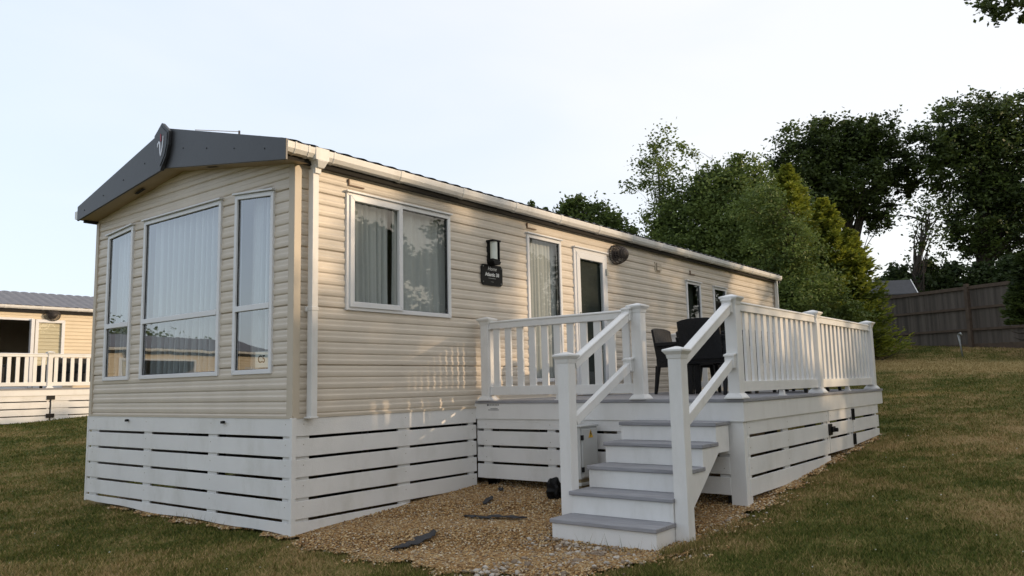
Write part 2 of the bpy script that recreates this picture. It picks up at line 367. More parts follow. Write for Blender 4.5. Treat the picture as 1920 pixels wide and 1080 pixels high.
# ------------------------------------------------------------------ terrain
def gz(x, y):
    x = np.asarray(x, float); y = np.asarray(y, float)
    z = .066*np.clip(x, -30, 28)+.002*(np.clip(x, 7, 25)-7)**2
    z = z+.0015*np.clip(y, 0, 16)**2+.02*(np.clip(y, 16, 40)-16)
    z = z-.05*np.exp(-((x-1.1)**2+(y+2.6)**2)/1.2)
    return z
def gzf(x, y): return float(gz(x, y))
def axis(segs):
    a = []
    for s0, s1, st in segs: a += list(np.arange(s0, s1, st))
    a.append(segs[-1][1]); return np.array(a)
ax = axis([(-700, -60, 40), (-60, -12, 3), (-12, -4, .4), (-4, 10, .12), (10, 36, .5), (36, 100, 4), (100, 700, 40)])
ay = axis([(-700, -60, 40), (-60, -12, 3), (-12, -7, .4), (-7, 6, .12), (6, 24, .5), (24, 100, 4), (100, 700, 40)])
GX, GY = np.meshgrid(ax, ay, indexing='ij')
fadeb = np.exp(-(np.maximum(0, np.hypot(GX-2, GY)-14)/8)**2)
GZ = gz(GX, GY)+fadeb*.006*(np.sin(GX*3.1+np.sin(GY*2.3)*1.5)*np.cos(GY*2.7+GX*.7)+.6*np.sin(GX*7.3+1)*np.sin(GY*6.1+GX))-.008*fadeb
nx, ny = GX.shape; idx = np.arange(nx*ny).reshape(nx, ny)
F = np.stack([idx[:-1, :-1], idx[1:, :-1], idx[1:, 1:], idx[:-1, 1:]], -1).reshape(-1, 4)
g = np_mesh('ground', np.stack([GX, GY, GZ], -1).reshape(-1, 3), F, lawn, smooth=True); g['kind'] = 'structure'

GRP = np.array([(-.10, -.02), (-.16, -.3), (-.26, -.7), (-.24, -1.24), (-.2, -1.7), (-.14, -2.2), (.05, -2.6), (.35, -2.86), (.8, -3.04), (1.3, -3.12), (1.8, -3.14), (2.3, -3.14), (3.2, -3.09), (4.2, -3.08), (5.5, -3.06), (6.8, -3.06), (7.1, -3.0), (7.2, 3.6), (.3, 3.6), (.03, 3.55), (-.05, 2.8), (-.09, 2.0), (-.11, 1.3), (-.02, .5)])
def inpoly(x, y, P=GRP, ):
    x = np.asarray(x); y = np.asarray(y); c = np.zeros(x.shape, bool); n = len(P); j = n-1
    for i in range(n):
        xi, yi = P[i]; xj, yj = P[j]
        c ^= ((yi > y) != (yj > y)) & (x < (xj-xi)*(y-yi)/(yj-yi+1e-12)+xi); j = i
    return c
def wob(x, y, a=.05): return x+a*np.sin(y*9+x*3)+a*.6*np.sin(y*23+1), y+a*np.sin(x*8+y*4)+a*.6*np.sin(x*27+2)
gx = np.arange(-.5, 7.8, .05); gy = np.arange(-3.6, 3.8, .05)
A, Bq = np.meshgrid(gx, gy, indexing='ij'); ins = inpoly(*wob(A, Bq)); n1, n2 = A.shape; idx = np.arange(n1*n2).reshape(n1, n2)
qf = ins[:-1, :-1] & ins[1:, :-1] & ins[1:, 1:] & ins[:-1, 1:]
F = np.stack([idx[:-1, :-1], idx[1:, :-1], idx[1:, 1:], idx[:-1, 1:]], -1)[qf]
g = np_mesh('gravel', np.stack([A, Bq, gz(A, Bq)+.014+.006*np.sin(A*5+Bq*3)], -1).reshape(-1, 3), F, gravelm, smooth=True); g['kind'] = 'structure'

def scatter_stones(name, P, size, m, kind='stuff', sink=.35):
    octv = np.array([(1, 0, 0), (0, 1, 0), (-1, 0, 0), (0, -1, 0), (0, 0, 1), (0, 0, -1), (.62, .62, .5), (-.62, .62, .5), (-.62, -.62, .5), (.62, -.62, .5)], float)
    octf = np.array([(0, 6, 9), (1, 7, 6), (2, 8, 7), (3, 9, 8), (6, 4, 9), (7, 4, 6), (8, 4, 7), (9, 4, 8), (0, 1, 6), (1, 2, 7), (2, 3, 8), (3, 0, 9), (0, 5, 1), (1, 5, 2), (2, 5, 3), (3, 5, 0)])
    N = len(P); nv = len(octv)
    V = octv[None]*size[:, None, None]*rng.uniform(.6, 1.25, (N, 1, 3))*rng.uniform(.8, 1.2, (N, nv, 1)); V[:, :, 2] *= .7
    th = rng.uniform(0, 2*np.pi, N); c, s_ = np.cos(th), np.sin(th)
    x = V[:, :, 0]*c[:, None]-V[:, :, 1]*s_[:, None]; y = V[:, :, 0]*s_[:, None]+V[:, :, 1]*c[:, None]
    tl = rng.normal(0, .35, (N, 1)); z = V[:, :, 2]+x*tl
    V = np.stack([x, y, z], -1)+P[:, None, :]
    F = (octf[None]+np.arange(N)[:, None, None]*nv).reshape(-1, 3)
    o = np_mesh(name, V.reshape(-1, 3), F, m, np.repeat(rng.random(N), nv)); o['kind'] = kind; return o
N = 42000
px = rng.uniform(-.4, 3.6, N); py = rng.uniform(-3.45, .02, N)
k = inpoly(*wob(px, py, .07)) | ((rng.random(N) < .12) & inpoly(*wob(px*.93+.03, py*.96, .1)))
px, py = px[k], py[k]; P = np.stack([px, py, gz(px, py)+.014+rng.uniform(-.003, .006, len(px))], -1)
scatter_stones('gravel_pebbles', P, rng.uniform(.005, .011, len(px)), pebblem)
N = 5200
px = np.concatenate([rng.uniform(2.3, 7.6, N), -rng.uniform(.0, .22, 2200)]); py = np.concatenate([-rng.uniform(2.9, 3.3, N), rng.uniform(0, 3.5, 2200)])
k = inpoly(*wob(px, py, .04)); px, py = px[k], py[k]
scatter_stones('gravel_border_pebbles', np.stack([px, py, gz(px, py)+.014], -1), rng.uniform(.007, .014, len(px)), pebblem)
# pale rubble round the foot of the steps
cl = [(.80, -2.0, .14, 40), (.60, -2.30, .16, 45), (.05, -2.2, .14, 55), (.6, -2.75, .16, 40), (-.12, -2.15, .10, 25), (.78, -2.55, .10, 40), (.85, -2.2, .08, 25), (.3, -2.45, .35, 90), (2.1, -3.05, .2, 18), (1.7, -3.0, .15, 8)]
pts = np.concatenate([np.stack([rng.normal(a, s_, n_), rng.normal(b, s_*.6, n_)], -1) for a, b, s_, n_ in cl])
sz = np.minimum(rng.gamma(2.2, .0042, len(pts))+.006, .026)
k = ~((pts[:, 0] > .90) & (pts[:, 1] < -1.95) & (pts[:, 1] > -3.0)); pts = pts[k]; sz = sz[k]
scatter_stones('rubble_stones', np.stack([pts[:, 0], pts[:, 1], gz(pts[:, 0], pts[:, 1])+.012+sz*.3], -1), sz, stonem)

# lawn blades
def blades(name, N, rmin, rmax, spread, hmul=1, keep=None):
    ang = YAW+rng.uniform(-spread, spread, N); u = rng.random(N); r = rmin*(rmax/rmin)**(u**.8)
    x = CX+r*np.cos(ang); y = CY+r*np.sin(ang)
    k = ~inpoly(*wob(x, y, .06)) & ~((x > -.02) & (x < 12.1) & (y > -.01) & (y < 3.8)) & ~((x > .92) & (x < 2.4) & (y < -1.95) & (y > -3.0))
    k |= (rng.random(N) < .03) & inpoly(x, y) & (x < 2.3) & (y < -.1)
    k &= ~((x > 2.3) & (x < 7.3) & (y > -3.05) & (y < .01))
    x, y, r = x[k], y[k], r[k]; n = len(x)
    clump = .5+.5*np.sin(x*4.3+np.sin(y*5)*2)*np.cos(y*3.9+x)
    h = rng.uniform(.010, .026, n)*(.75+.5*clump)*(1+r/30)*hmul; wd = rng.uniform(.0012, .0024, n)*(1+r/5)
    th = rng.uniform(0, 2*np.pi, n); ln = rng.uniform(.2, 1.1, n)*h; ph = rng.uniform(0, 2*np.pi, n)
    z = gz(x, y)-.006
    dx, dy = np.cos(th)*wd, np.sin(th)*wd; lx, ly = np.cos(ph)*ln, np.sin(ph)*ln
    V = np.stack([np.stack([x-dx, y-dy, z], -1), np.stack([x+dx, y+dy, z], -1), np.stack([x+lx, y+ly, z+h], -1)], 1).reshape(-1, 3)
    rn = np.repeat(rng.random(n), 3)
    o = np_mesh(name, V, np.arange(3*n).reshape(-1, 3), blade, rn); o['kind'] = 'stuff'; return o
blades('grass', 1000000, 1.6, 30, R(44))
# longer tufts where the mower does not reach
tx = []; 
def tuft(x0, y0, x1, y1, n, s_, hh):
    t = rng.random(n); tx.append(np.stack([x0+(x1-x0)*t+rng.normal(0, s_, n), y0+(y1-y0)*t+rng.normal(0, s_, n), rng.uniform(.4, 1, n)*hh], -1))
tuft(1.05, -3.06, 1.9, -3.14, 900, .05, .07); tuft(.85, -2.98, 1.15, -3.10, 500, .035, .10); tuft(.3, -2.95, .85, -3.05, 700, .06, .05)
tuft(-.1, .2, -.05, 3.6, 260, .03, .05); tuft(-.25, -.6, -.25, -2.2, 1200, .06, .05); tuft(2.4, -3.2, 7.2, -3.2, 2200, .04, .04)
tuft(.86, -2.3, .84, -2.9, 26, .02, .16); tuft(-.08, .9, -.06, 1.7, 40, .02, .12)
T = np.concatenate(tx); n = len(T); th = rng.uniform(0, 2*np.pi, n); ph = rng.uniform(0, 2*np.pi, n); wd = .0024
z = gz(T[:, 0], T[:, 1]); k = ~((T[:, 0] > .95) & (T[:, 1] > -2.88) & (T[:, 0] < 2.3)); T = T[k]; th = th[k]; ph = ph[k]; z = z[k]; n = len(T)
lx = np.cos(ph)*T[:, 2]*.5; ly = np.sin(ph)*T[:, 2]*.5
V = np.stack([np.stack([T[:, 0]-np.cos(th)*wd, T[:, 1]-np.sin(th)*wd, z], -1), np.stack([T[:, 0]+np.cos(th)*wd, T[:, 1]+np.sin(th)*wd, z], -1), np.stack([T[:, 0]+lx, T[:, 1]+ly, z+T[:, 2]], -1)], 1).reshape(-1, 3)
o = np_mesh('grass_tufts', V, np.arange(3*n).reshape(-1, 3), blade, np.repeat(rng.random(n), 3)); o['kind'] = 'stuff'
# small white clover heads and pale scraps in the lawn
N = 130; a = YAW+rng.uniform(-.6, .6, N); r = rng.uniform(2.5, 12, N); x = CX+r*np.cos(a); y = CY+r*np.sin(a)
k = ~inpoly(x, y) & ~((x > -.1) & (y > -.1)) & ~((x > .8) & (x < 7.3) & (y > -3.2)); x, y = x[k], y[k]
cw = mat('clover_white', (.5, .5, .42), .8)
scatter_stones('clover_flowers', np.stack([x, y, gz(x, y)+.025], -1), rng.uniform(.004, .009, len(x)), cw)

# ------------------------------------------------------------------ static caravan
WID = 3.70; LEN = 12.0; ZS = .995; ZE = 3.25
def wave_profile(z0, z1, pitch=.1037):
    """siding profile: list of (z, outwards offset)"""
    pr_ = [(z0, .004)]; z = .9115; i = 0
    while z < z1-1e-6:
        lap = (i % 5 == 0)
        seq = [(0, .001 if not lap else -.009), (.035, .0075 if not lap else -.004), (.12, .0115), (.30, .0140), (.45, .0142), (.50, .0085), (.60, .0068), (.80, .0080), (.93, .0066), (.985, .003)]
        for t, o in seq:
            if z0 < z+t*pitch < z1: pr_.append((z+t*pitch, o))
        z += pitch; i += 1
    pr_.append((z1, .004)); return pr_
def siding_mesh(tf, a0, a1, z0, z1, holes, mb=None, clip=None):
    mb = mb or MB(); P = wave_profile(z0, z1)
    zs = sorted(set([round(p[0], 5) for p in P]+[h[2] for h in holes if z0 < h[2] < z1]+[h[3] for h in holes if z0 < h[3] < z1]))
    pz = [p[0] for p in P]; po = [p[1] for p in P]
    for za, zb in zip(zs[:-1], zs[1:]):
        oa, ob = np.interp(za, pz, po), np.interp(zb, pz, po); zm = (za+zb)/2
        hs = sorted([(h[0], h[1]) for h in holes if h[2] < zm < h[3]]); A0, A1 = a0, a1
        if clip: A0, A1 = max(a0, clip(zm)[0]), min(a1, clip(zm)[1])
        segs = []; cur = A0
        for h0, h1 in hs: segs.append((cur, h0)); cur = h1
        segs.append((cur, A1))
        for s0, s1 in segs:
            if s1-s0 > 1e-4: mb.add([tf(s0, oa, za), tf(s1, oa, za), tf(s1, ob, zb), tf(s0, ob, zb)], [(0, 1, 2, 3)])
    return mb
def curtain(name, tf, a0, a1, z0, z1, m, parent, o=-.09, folds=9, amp=.022, flare=0, seed=0, ztop=None):
    rr = random.Random(seed); n = int(max(24, folds*8)); rows = 8; V = []; F = []
    phs = [rr.uniform(-1, 1) for _ in range(4)]
    for j in range(rows+1):
        t = j/rows
        for i in range(n+1):
            s_ = i/n; a = a0+(a1-a0)*s_
            if flare: a = a0+(a1-a0)*s_*(1-flare*(1-t)*0+flare*(1-t))
            ph = 2*math.pi*folds*s_+phs[0]+.8*math.sin(3*s_*6+phs[1])+.5*math.sin(t*2+phs[2]+s_*9)
            d = amp*(math.sin(ph)+.35*math.sin(2.3*ph+phs[3]))*(.55+.45*(1-t))
            zt = z1 if ztop is None else ztop(a)
            V.append(tf(a, o+d, z0+(zt-z0)*t))
    for j in range(rows):
        for i in range(n):
            q = j*(n+1)+i; F.append((q, q+1, q+n+2, q+n+1))
    mb = MB(); mb.add(V, F); return mb.build(name, m, parent, smooth=True, recalc=False)
def bars(tf, a0, a1, z0, z1, wd, o0, o1, ztr=None, ztl=None):
    """picture-frame with optional sloped top (zt at a0 and at a1)"""
    mb = MB(); zl = z1 if ztl is None else ztl; zr = z1 if ztr is None else ztr
    f = lambda a: zl+(zr-zl)*(a-a0)/(a1-a0)
    mb.prism([(a0, z0), (a1, z0), (a1-wd, z0+wd), (a0+wd, z0+wd)], o0, o1, tf)
    mb.prism([(a0, f(a0)), (a0, z0), (a0+wd, z0+wd), (a0+wd, f(a0+wd)-wd)], o0, o1, tf)
    mb.prism([(a1, z0), (a1, f(a1)), (a1-wd, f(a1-wd)-wd), (a1-wd, z0+wd)], o0, o1, tf)
    mb.prism([(a0, f(a0)), (a0+wd, f(a0+wd)-wd), (a1-wd, f(a1-wd)-wd), (a1, f(a1))], o0, o1, tf)
    return mb
def hood(tf, a0, a1, za, zb):
    mb = MB(); mb.prism([(a0-.012, za+.002), (a1+.012, zb+.002), (a1+.012, zb+.020), (a0-.012, za+.020)], -.01, .055, tf)
    for a, z in ((a0, za), (a1, zb)): pass
    return mb
def skirt(name, tf, a0, a1, ztop, parent, battens, gfun, pitch=.1717, gap=.025, o=.0, bottom=None, first=.155, corner0=True):
    mb = MB(); z1 = ztop; kx = 0
    N_ = max(2, int((a1-a0)/.25))
    xs = [a0+(a1-a0)*i/N_ for i in range(N_+1)]
    low = (lambda a: gfun(a)+.022+.008*math.sin(a*5)) if bottom is None else bottom
    zh = ztop; h = first
    while True:
        zl = zh-h
        pts_l = [max(zl, low(a)) for a in xs]
        ok = [zh-p > .012 for p in pts_l]
        if not any(ok): break
        if all(p == zl for p in pts_l): mb.box(a0, a1, o, o+.02, zl, zh, tf)
        else:
            i0 = 0
            while i0 < len(xs):
                if not ok[i0]: i0 += 1; continue
                i1 = i0
                while i1+1 < len(xs) and ok[i1+1]: i1 += 1
                if i1 > i0: mb.prism([(xs[i], pts_l[i]) for i in range(i0, i1+1)]+[(xs[i1], zh), (xs[i0], zh)], o, o+.02, tf)
                i0 = i1+1
        zh = zl-gap; h = pitch-gap
    for b0, b1 in battens:
        zb = low((b0+b1)/2)+.015; mb.box(b0, b1, o-.024, o-.003, zb-.02, ztop-.005, tf)
    mb.build(name, whitep, parent, bevel=.0025)
    # the screw heads, one mesh on the planks
    sm_ = MB(); zh = ztop-.075
    while zh > gfun((a0+a1)/2)-.1:
        for b0, b1 in battens:
            c = (b0+b1)/2
            if zh-.05 > low(c) and a0 < c < a1: sm_.box(c-.0035, c+.0035, o+.02, o+.021, zh-.0035+.02, zh+.0035+.02, tf)
        zh -= pitch
    if sm_.v: sm_.build('plank_screws', boxb, parent)

def roof_mesh(x0, x1, wid, ze, zr, pitch=.125, amp=.016):
    """pantile-effect sheet, both slopes, with a rippled eave"""
    V = []; F = []; n = int((x1-x0)/pitch*6); rows = 12; rc = wid/2
    prof = []
    for side in (0, 1):
        for j in range(rows+1):
            t = j/rows; prof.append((side, t))
    for i in range(n+1):
        x = x0+(x1-x0)*i/n; wv = amp*(abs(math.sin(math.pi*(x-x0)/pitch))**.7)
        for side, t in prof:
            y = (-.12+(rc+.12)*t) if side == 0 else (wid+.12-(rc+.12)*t)
            st = .012*(1-((t*rows) % 1)) if 0 else .010*((j_ := int(round(t*rows))) % 2)
            V.append((x, y, ze+(zr-ze)*t+wv+st))
    m_ = len(prof)
    for i in range(n):
        for s_ in range(2):
            for j in range(rows):
                q = i*m_+s_*(rows+1)+j; F.append((q, q+m_, q+m_+1, q+1))
    return V, F

def gutter(parent, x0, x1, y, zt, m, joints):
    prof = [(0, 0), (0, -.012), (-.004, -.055), (-.025, -.088), (-.07, -.095), (-.095, -.085), (-.10, 0), (-.09, 0), (-.085, -.075), (-.03, -.078), (-.012, -.045), (-.010, 0)]
    mb = MB(); n = len(prof)   # profile in (y offset: 0 = outer lip, negative = towards the wall)
    vs = [(x, y-o_*1.0, zt+z_) for x in (x0, x1) for o_, z_ in prof]
    mb.add(vs, [(i, (i+1) % n, n+(i+1) % n, n+i) for i in range(n)]+[tuple(range(n)), tuple(range(2*n-1, n-1, -1))])
    # end caps
    for xa, xb in ((x0-.006, x0), (x1, x1+.006)): 
        pr_ = [(0, 0), (-.004, -.055), (-.025, -.088), (-.07, -.095), (-.095, -.085), (-.10, 0)]
        k_ = len(pr_); mb.add([(x, y-o_, zt+z_) for x in (xa, xb) for o_, z_ in pr_], [tuple(range(k_)), tuple(range(2*k_-1, k_-1, -1))]+[(i, (i+1) % k_, k_+(i+1) % k_, k_+i) for i in range(k_)])
    o = mb.build('gutter', m, parent)
    for xj, wj in joints:
        jb = MB()
        pr_ = [(.005, .004), (.001, -.057), (-.022, -.094), (-.07, -.101), (-.095, -.09), (-.095, -.08), (-.07, -.088), (-.028, -.084), (-.006, -.052), (-.002, .004)]
        k_ = len(pr_); jb.add([(x, y-o_, zt+z_) for x in (xj-wj/2, xj+wj/2) for o_, z_ in pr_], [tuple(range(k_)), tuple(range(2*k_-1, k_-1, -1))]+[(i, (i+1) % k_, k_+(i+1) % k_, k_+i) for i in range(k_)])
        jb.build('gutter_bracket', m, o, bevel=.001)
    return o
def flue_guard(parent, x, z, s=1.0, RX=.21, RZ=.17):
    r_ = part('flue_guard', parent); mb = MB()
    for k_ in range(16):                        # dome of bent wires
        th = math.pi*k_/16
        pts_ = [(x+RX*s*math.cos(th)*math.cos(p), -.02-.24*s*math.sin(p), z+RZ*s*math.sin(th)*math.cos(p)) for p in np.linspace(0, math.pi, 11)]
        mb.tube(pts_, .0045, 5, False)
    for q in (.0, .15, .3, .45, .6, .75, .9):
        cq, sq = math.cos(q*math.pi/2), math.sin(q*math.pi/2)
        pts_ = [(x+RX*s*cq*math.cos(t), -.02-.24*s*sq, z+RZ*s*cq*math.sin(t)) for t in np.linspace(0, 2*math.pi, 25)]
        mb.tube(pts_, .006 if q == 0 else .0045, 5, False)
    mb.build('wire_cage', cable, r_, smooth=True)
    f = MB(); f.tube([(x, -.01, z), (x, -.12, z)], .065*s, 16); f.tube([(x, -.12, z), (x, -.16, z)], .085*s, 16); f.build('flue', black, r_)
    p = MB(); p.tube([(x, -.018, z), (x, -.026, z)], .12*s, 20); p.build('flue_plate', cable, r_)
    return r_

# ---- the main caravan
car = thing('static_caravan', 'long beige clad static caravan with dark gable fascia and white plank skirting, nearest the camera', 'static caravan')
WG = dict(c=(1.121, 2.602, 1.367, 3.057), r=(.285, .890, 1.367, 3.057), l=(2.8395, 3.419, 1.367, 3.057))
S1 = (.552, 1.984, 1.938, 3.044); S2 = (3.366, 4.094, 1.25, 3.044); DR = (4.384, 5.221, 1.07, 3.003); S3 = (7.75, 8.309, 1.75, 2.863); S4 = (8.837, 9.40, 1.75, 2.857); S5 = (10.3, 10.9, 1.9, 2.857)
ins_ = .012
def hole(wd): return (wd[0]+ins_, wd[1]-ins_, wd[2]+ins_, wd[3]-ins_)
mb = siding_mesh(tfS, .0, LEN, ZS-.02, 3.30, [hole(h) for h in (S1, S2, DR, S3, S4)]); mb.build('side_wall', siding, car)
RSL = (3.889-3.345)/2.0
def gclip(z):
    d = max(0, (z-3.30)/.15)
    return (d, WID-d) if z > 3.30 else (0, WID)
mb = siding_mesh(tfG, 0, WID, ZS-.02, 3.62, [hole(WG['c']), (.297, .878, 1.379, 3.06), (2.8515, 3.407, 1.379, 3.06)], clip=lambda z: (0, WID) if z < 3.235 else ((z-3.235)/.262, WID-(z-3.235)/.262)); mb.build('gable_wall', siding, car)
mb = MB(); mb.box(LEN-.05, LEN, .02, WID-.02, ZS, 3.3); mb.box(0.02, LEN, WID-.04, WID, ZS, 3.3); mb.prism([(0.02, 3.3), (WID-.02, 3.3), (WID/2, 3.82)], -LEN, -LEN+.05, tfG)
mb.build('back_wall', siding, car)
mb = MB(); mb.box(.05, LEN-.05, .05, WID-.05, ZS-.04, ZS); mb.box(.05, LEN-.05, .1, WID-.1, 3.28, 3.31); mb.box(3.0, 3.04, 1.2, WID-.05, ZS, 3.28); mb.box(.5, LEN-.06, 2.4, 2.44, ZS, 3.28); mb.build('interior_lining', inner, car)
# corner trims
mb = MB(); P_ = [(-.026, -.024), (.048, -.024), (.048, -.0), (.0, .0), (.0, .06), (-.026, .06)]
mb.add([(a, b, z) for z in (ZS, 3.22) for a, b in P_], [(5, 4, 3, 2, 1, 0), (6, 7, 8, 9, 10, 11)]+[(i, (i+1) % 6, 6+(i+1) % 6, 6+i) for i in range(6)]); mb.build('corner_trim', beige, car, bevel=.003)
for q in ((LEN-.05, LEN+.02, -.024, 0, ZS, 3.28), (-.024, 0, WID-.04, WID+.02, ZS, 3.20)): MB().box(*q).build('corner_trim', beige, car, bevel=.003)
mb = MB(); mb.box(-.018, LEN, -.032, -.012, ZS-.016, ZS+.004); mb.box(-.030, -.012, -.02, WID, ZS-.016, ZS+.004); mb.build('base_trim', beige, car)
# roof
V, Fq = roof_mesh(-.18, LEN+.10, WID, 3.350, 3.872, .19, .024); mb = MB(); mb.add(V, Fq); mb.build('roof', roofm, car, smooth=True, recalc=False)
mb = MB(); mb.box(-.15, LEN+.06, -.075, -.03, 3.20, 3.335); mb.box(-.15, LEN+.06, WID+.03, WID+.075, 3.20, 3.335); mb.box(-.1, LEN+.05, -.03, .02, 3.285, 3.30); mb.build('eave_board', gapm, car)
mb = MB(); mb.box(LEN+.02, LEN+.1, -.1, WID+.1, 3.2, 3.34); mb.prism([(-.1, 3.34), (WID+.1, 3.34), (WID/2, 3.86)], -LEN-.1, -LEN-.02, tfG); mb.build('rear_fascia', darkf, car)
c_ = WID/2
TOP = [(-.157, 3.352), (c_, 3.889), (WID+.075, 3.378)]; BOT = [(WID+.075, 3.212), (c_, 3.468), (-.157, 3.165)]
mb = MB(); mb.prism([TOP[0], TOP[1], BOT[1], BOT[2]], .200, .222, tfG); mb.prism([TOP[1], TOP[2], BOT[0], BOT[1]], .200, .222, tfG)
fa = mb.build('gable_fascia', darkf, car, bevel=.003)
for y_ in (.15, .62, 1.08, 1.5, 2.25, 2.7, 3.15, 3.6):
    zz = 3.26+(1-abs(y_-c_)/2)*.42; mb = MB(); mb.tube([(-.222, y_, zz), (-.227, y_, zz)], .008, 8); mb.build('fascia_screw', darker, fa)
# soffit under the fascia
mb = MB(); s0, s1, s2 = BOT[2], BOT[1], BOT[0]
mb.add([(-.200, s0[0], s0[1]+.012), (-.200, s1[0], s1[1]+.012), (0.02, s1[0], s1[1]+.012), (0.02, s0[0], s0[1]+.012)], [(0, 1, 2, 3)])
mb.add([(-.200, s1[0], s1[1]+.012), (-.200, s2[0], s2[1]+.012), (0.02, s2[0], s2[1]+.012), (0.02, s1[0], s1[1]+.012)], [(0, 1, 2, 3)])
mb.build('soffit', soffit, car)
for y_, sg in ((1.15, -1), (2.55, 1)):
    zz = 3.468-.303*(abs(y_-c_))/2.0+.009; sl_ = .303/2.0*(-sg); mb = MB(); mb.add([(-.13, y_-.09, zz-.09*sl_), (-.13, y_+.09, zz+.09*sl_), (-.09, y_+.09, zz+.09*sl_), (-.09, y_-.09, zz-.09*sl_)], [(0, 1, 2, 3)]); mb.build('soffit_vent', gapm, car)
# shield emblem on the gable
def shield(sc, y0=c_, zc=3.70):
    p = [(0, .235), (.075, .175), (.142, .125), (.136, -.02), (.095, -.14), (.0, -.262), (-.095, -.14), (-.136, -.02), (-.142, .125), (-.075, .175)]
    return [(y0+a*sc, zc+b*sc) for a, b in p]
sh = MB(); sh.prism(shield(1.0), .222, .262, tfG); sh = sh.build('emblem_shield', darker, car, bevel=.006)
mb = MB(); mb.prism(shield(.84), .262, .268, tfG); mb.build('emblem_face', darkf, sh, bevel=.002)
def stroke(pts_, wd, m, parent, tf, o, name):
    mb = MB(); P2 = []
    for i in range(len(pts_)):
        a = Vector(pts_[max(0, i-1)]); b = Vector(pts_[min(len(pts_)-1, i+1)]); d = (b-a).normalized(); nrm = Vector((-d.y, d.x))
        ww = wd*(.45+.9*math.sin(math.pi*(i+.6)/(len(pts_)+.2))); P2.append((Vector(pts_[i])+nrm*ww/2, Vector(pts_[i])-nrm*ww/2))
    for i in range(len(P2)-1):
        a, b = P2[i], P2[i+1]; mb.prism([tuple(a[0]), tuple(b[0]), tuple(b[1]), tuple(a[1])], o, o+.004, tf)
    return mb.build(name, m, parent)
yy = c_; zz = 3.70          # seen from outside, +y is to the left
stroke([(yy+.052, zz-.015), (yy+.046, zz+.02), (yy+.026, zz+.036), (yy+.010, zz+.02), (yy+.004, zz-.03), (yy-.004, zz-.085), (yy-.012, zz-.118)], .018, silver, sh, tfG, .268, 'emblem_stroke')
stroke([(yy-.052, zz+.085), (yy-.050, zz+.03), (yy-.042, zz-.02), (yy-.030, zz-.07), (yy-.018, zz-.11)], .013, silver, sh, tfG, .268, 'emblem_stroke')
stroke([(yy+.0, zz+.115), (yy-.004, zz+.07), (yy-.010, zz+.035)], .012, red, sh, tfG, .268, 'emblem_stroke')
# gutter and downpipe
joints = [(-.12, .02), (.02, .02), (.30, .02)]+[(x_, .05) for x_ in np.arange(1.15, 12, .93)]
gutter(car, -.20, LEN+.04, -.165, 3.335, gutterm, joints)
gutter(car, -.20, LEN+.04, WID+.075, 3.335, gutterm, [])
mb = MB(); mb.box(.085, .235, -.170, -.062, 3.232, 3.345); mb.frustum(.16, -.115, 3.17, 3.232, .068, .12); mb.build('gutter_outlet', gutterm, car, bevel=.004)
mb = MB(); mb.box(.102, .167, -.112, -.047, .985, 3.16); mb.box(.098, .171, -.116, -.043, 1.90, 1.935); mb.frustum(.145, -.095, 3.12, 3.20, .066, .070); mb.box(.088, .181, -.050, -.028, 1.895, 1.94)
mb.box(.088, .181, -.115, -.028, .975, .99); mb.build('downpipe', gutterm, car, bevel=.004)
mb = MB(); mb.box(LEN-.11, LEN-.05, -.10, -.04, .6, 3.24); mb.build('downpipe', gutterm, car, bevel=.004)
# aerial
mb = MB(); mb.tube([(.62, 1.85, 3.86), (.62, 1.85, 4.07)], .011, 6); mb.tube([(.62, 1.85, 4.06), (.1, 1.85, 3.95)], .004, 5); mb.tube([(.62, 1.85, 4.0), (.3, 1.85, 3.97)], .004, 5); mb.build('aerial', cable, car)

def window(tf, wd, parent, gm, kind='plain', transom=None, slope=None, mull=None, seed=0, label=None):
    a0, a1, z0, z1 = wd; r_ = part('window', parent)
    if label: r_['label'] = label
    zl, zr = (z1, z1) if not slope else slope
    fr = bars(tf, a0, a1, z0, z1, .042, -.03, .030, ztr=zr, ztl=zl)
    if transom: fr.box(a0+.042, a1-.042, -.03, .034, transom-.026, transom+.026, tf)
    if mull: fr.box(mull-.022, mull+.022, -.03, .026, z0+.042, z1-.042, tf)
    fr.build('frame', whitef, r_, bevel=.004)
    hood(tf, a0, a1, zl, zr).build('drip_hood', whitef, r_, bevel=.003)
    f = lambda a: zl+(zr-zl)*(a-a0)/(a1-a0)
    gl = MB(); A0, A1, Z0 = a0+.035, a1-.035, z0+.035
    gl.add([tf(A0, .008, Z0), tf(A1, .008, Z0), tf(A1, .008, f(A1)-.035), tf(A0, .008, f(A0)-.035)], [(0, 1, 2, 3)])
    gl.build('glass', gm, r_, recalc=False)
    # dark rubber gasket line
    bars(tf, a0+.038, a1-.038, z0+.038, z1-.038, .008, -.02, .012, ztr=zr-.038, ztl=zl-.038).build('gasket', black, r_)
    return r_
k1 = window(tfG, WG['c'], car, glass2, transom=1.972, seed=1); curtain('net_curtain', tfG, 1.14, 2.58, 1.36, 3.05, net, k1, o=-.10, folds=13, amp=.036, seed=1)
k2 = window(tfG, WG['r'], car, glass2, transom=1.972, slope=(3.005, 3.057), seed=2)
curtain('net_curtain', tfG, .42, .70, 1.36, 3.05, net, k2, o=-.10, folds=3, amp=.03, seed=2); curtain('net_curtain', tfG, .72, .88, 1.36, 3.05, netd, k2, o=-.16, folds=2, amp=.03, seed=12); curtain('net_curtain', tfG, .30, .40, 1.36, 3.05, net, k2, o=-.10, folds=2, amp=.02, seed=5)
k3 = window(tfG, WG['l'], car, glass2, transom=1.972, slope=(3.057, 3.005), seed=3); curtain('net_curtain', tfG, 2.86, 3.40, 1.36, 3.05, net, k3, o=-.10, folds=6, amp=.03, seed=3)
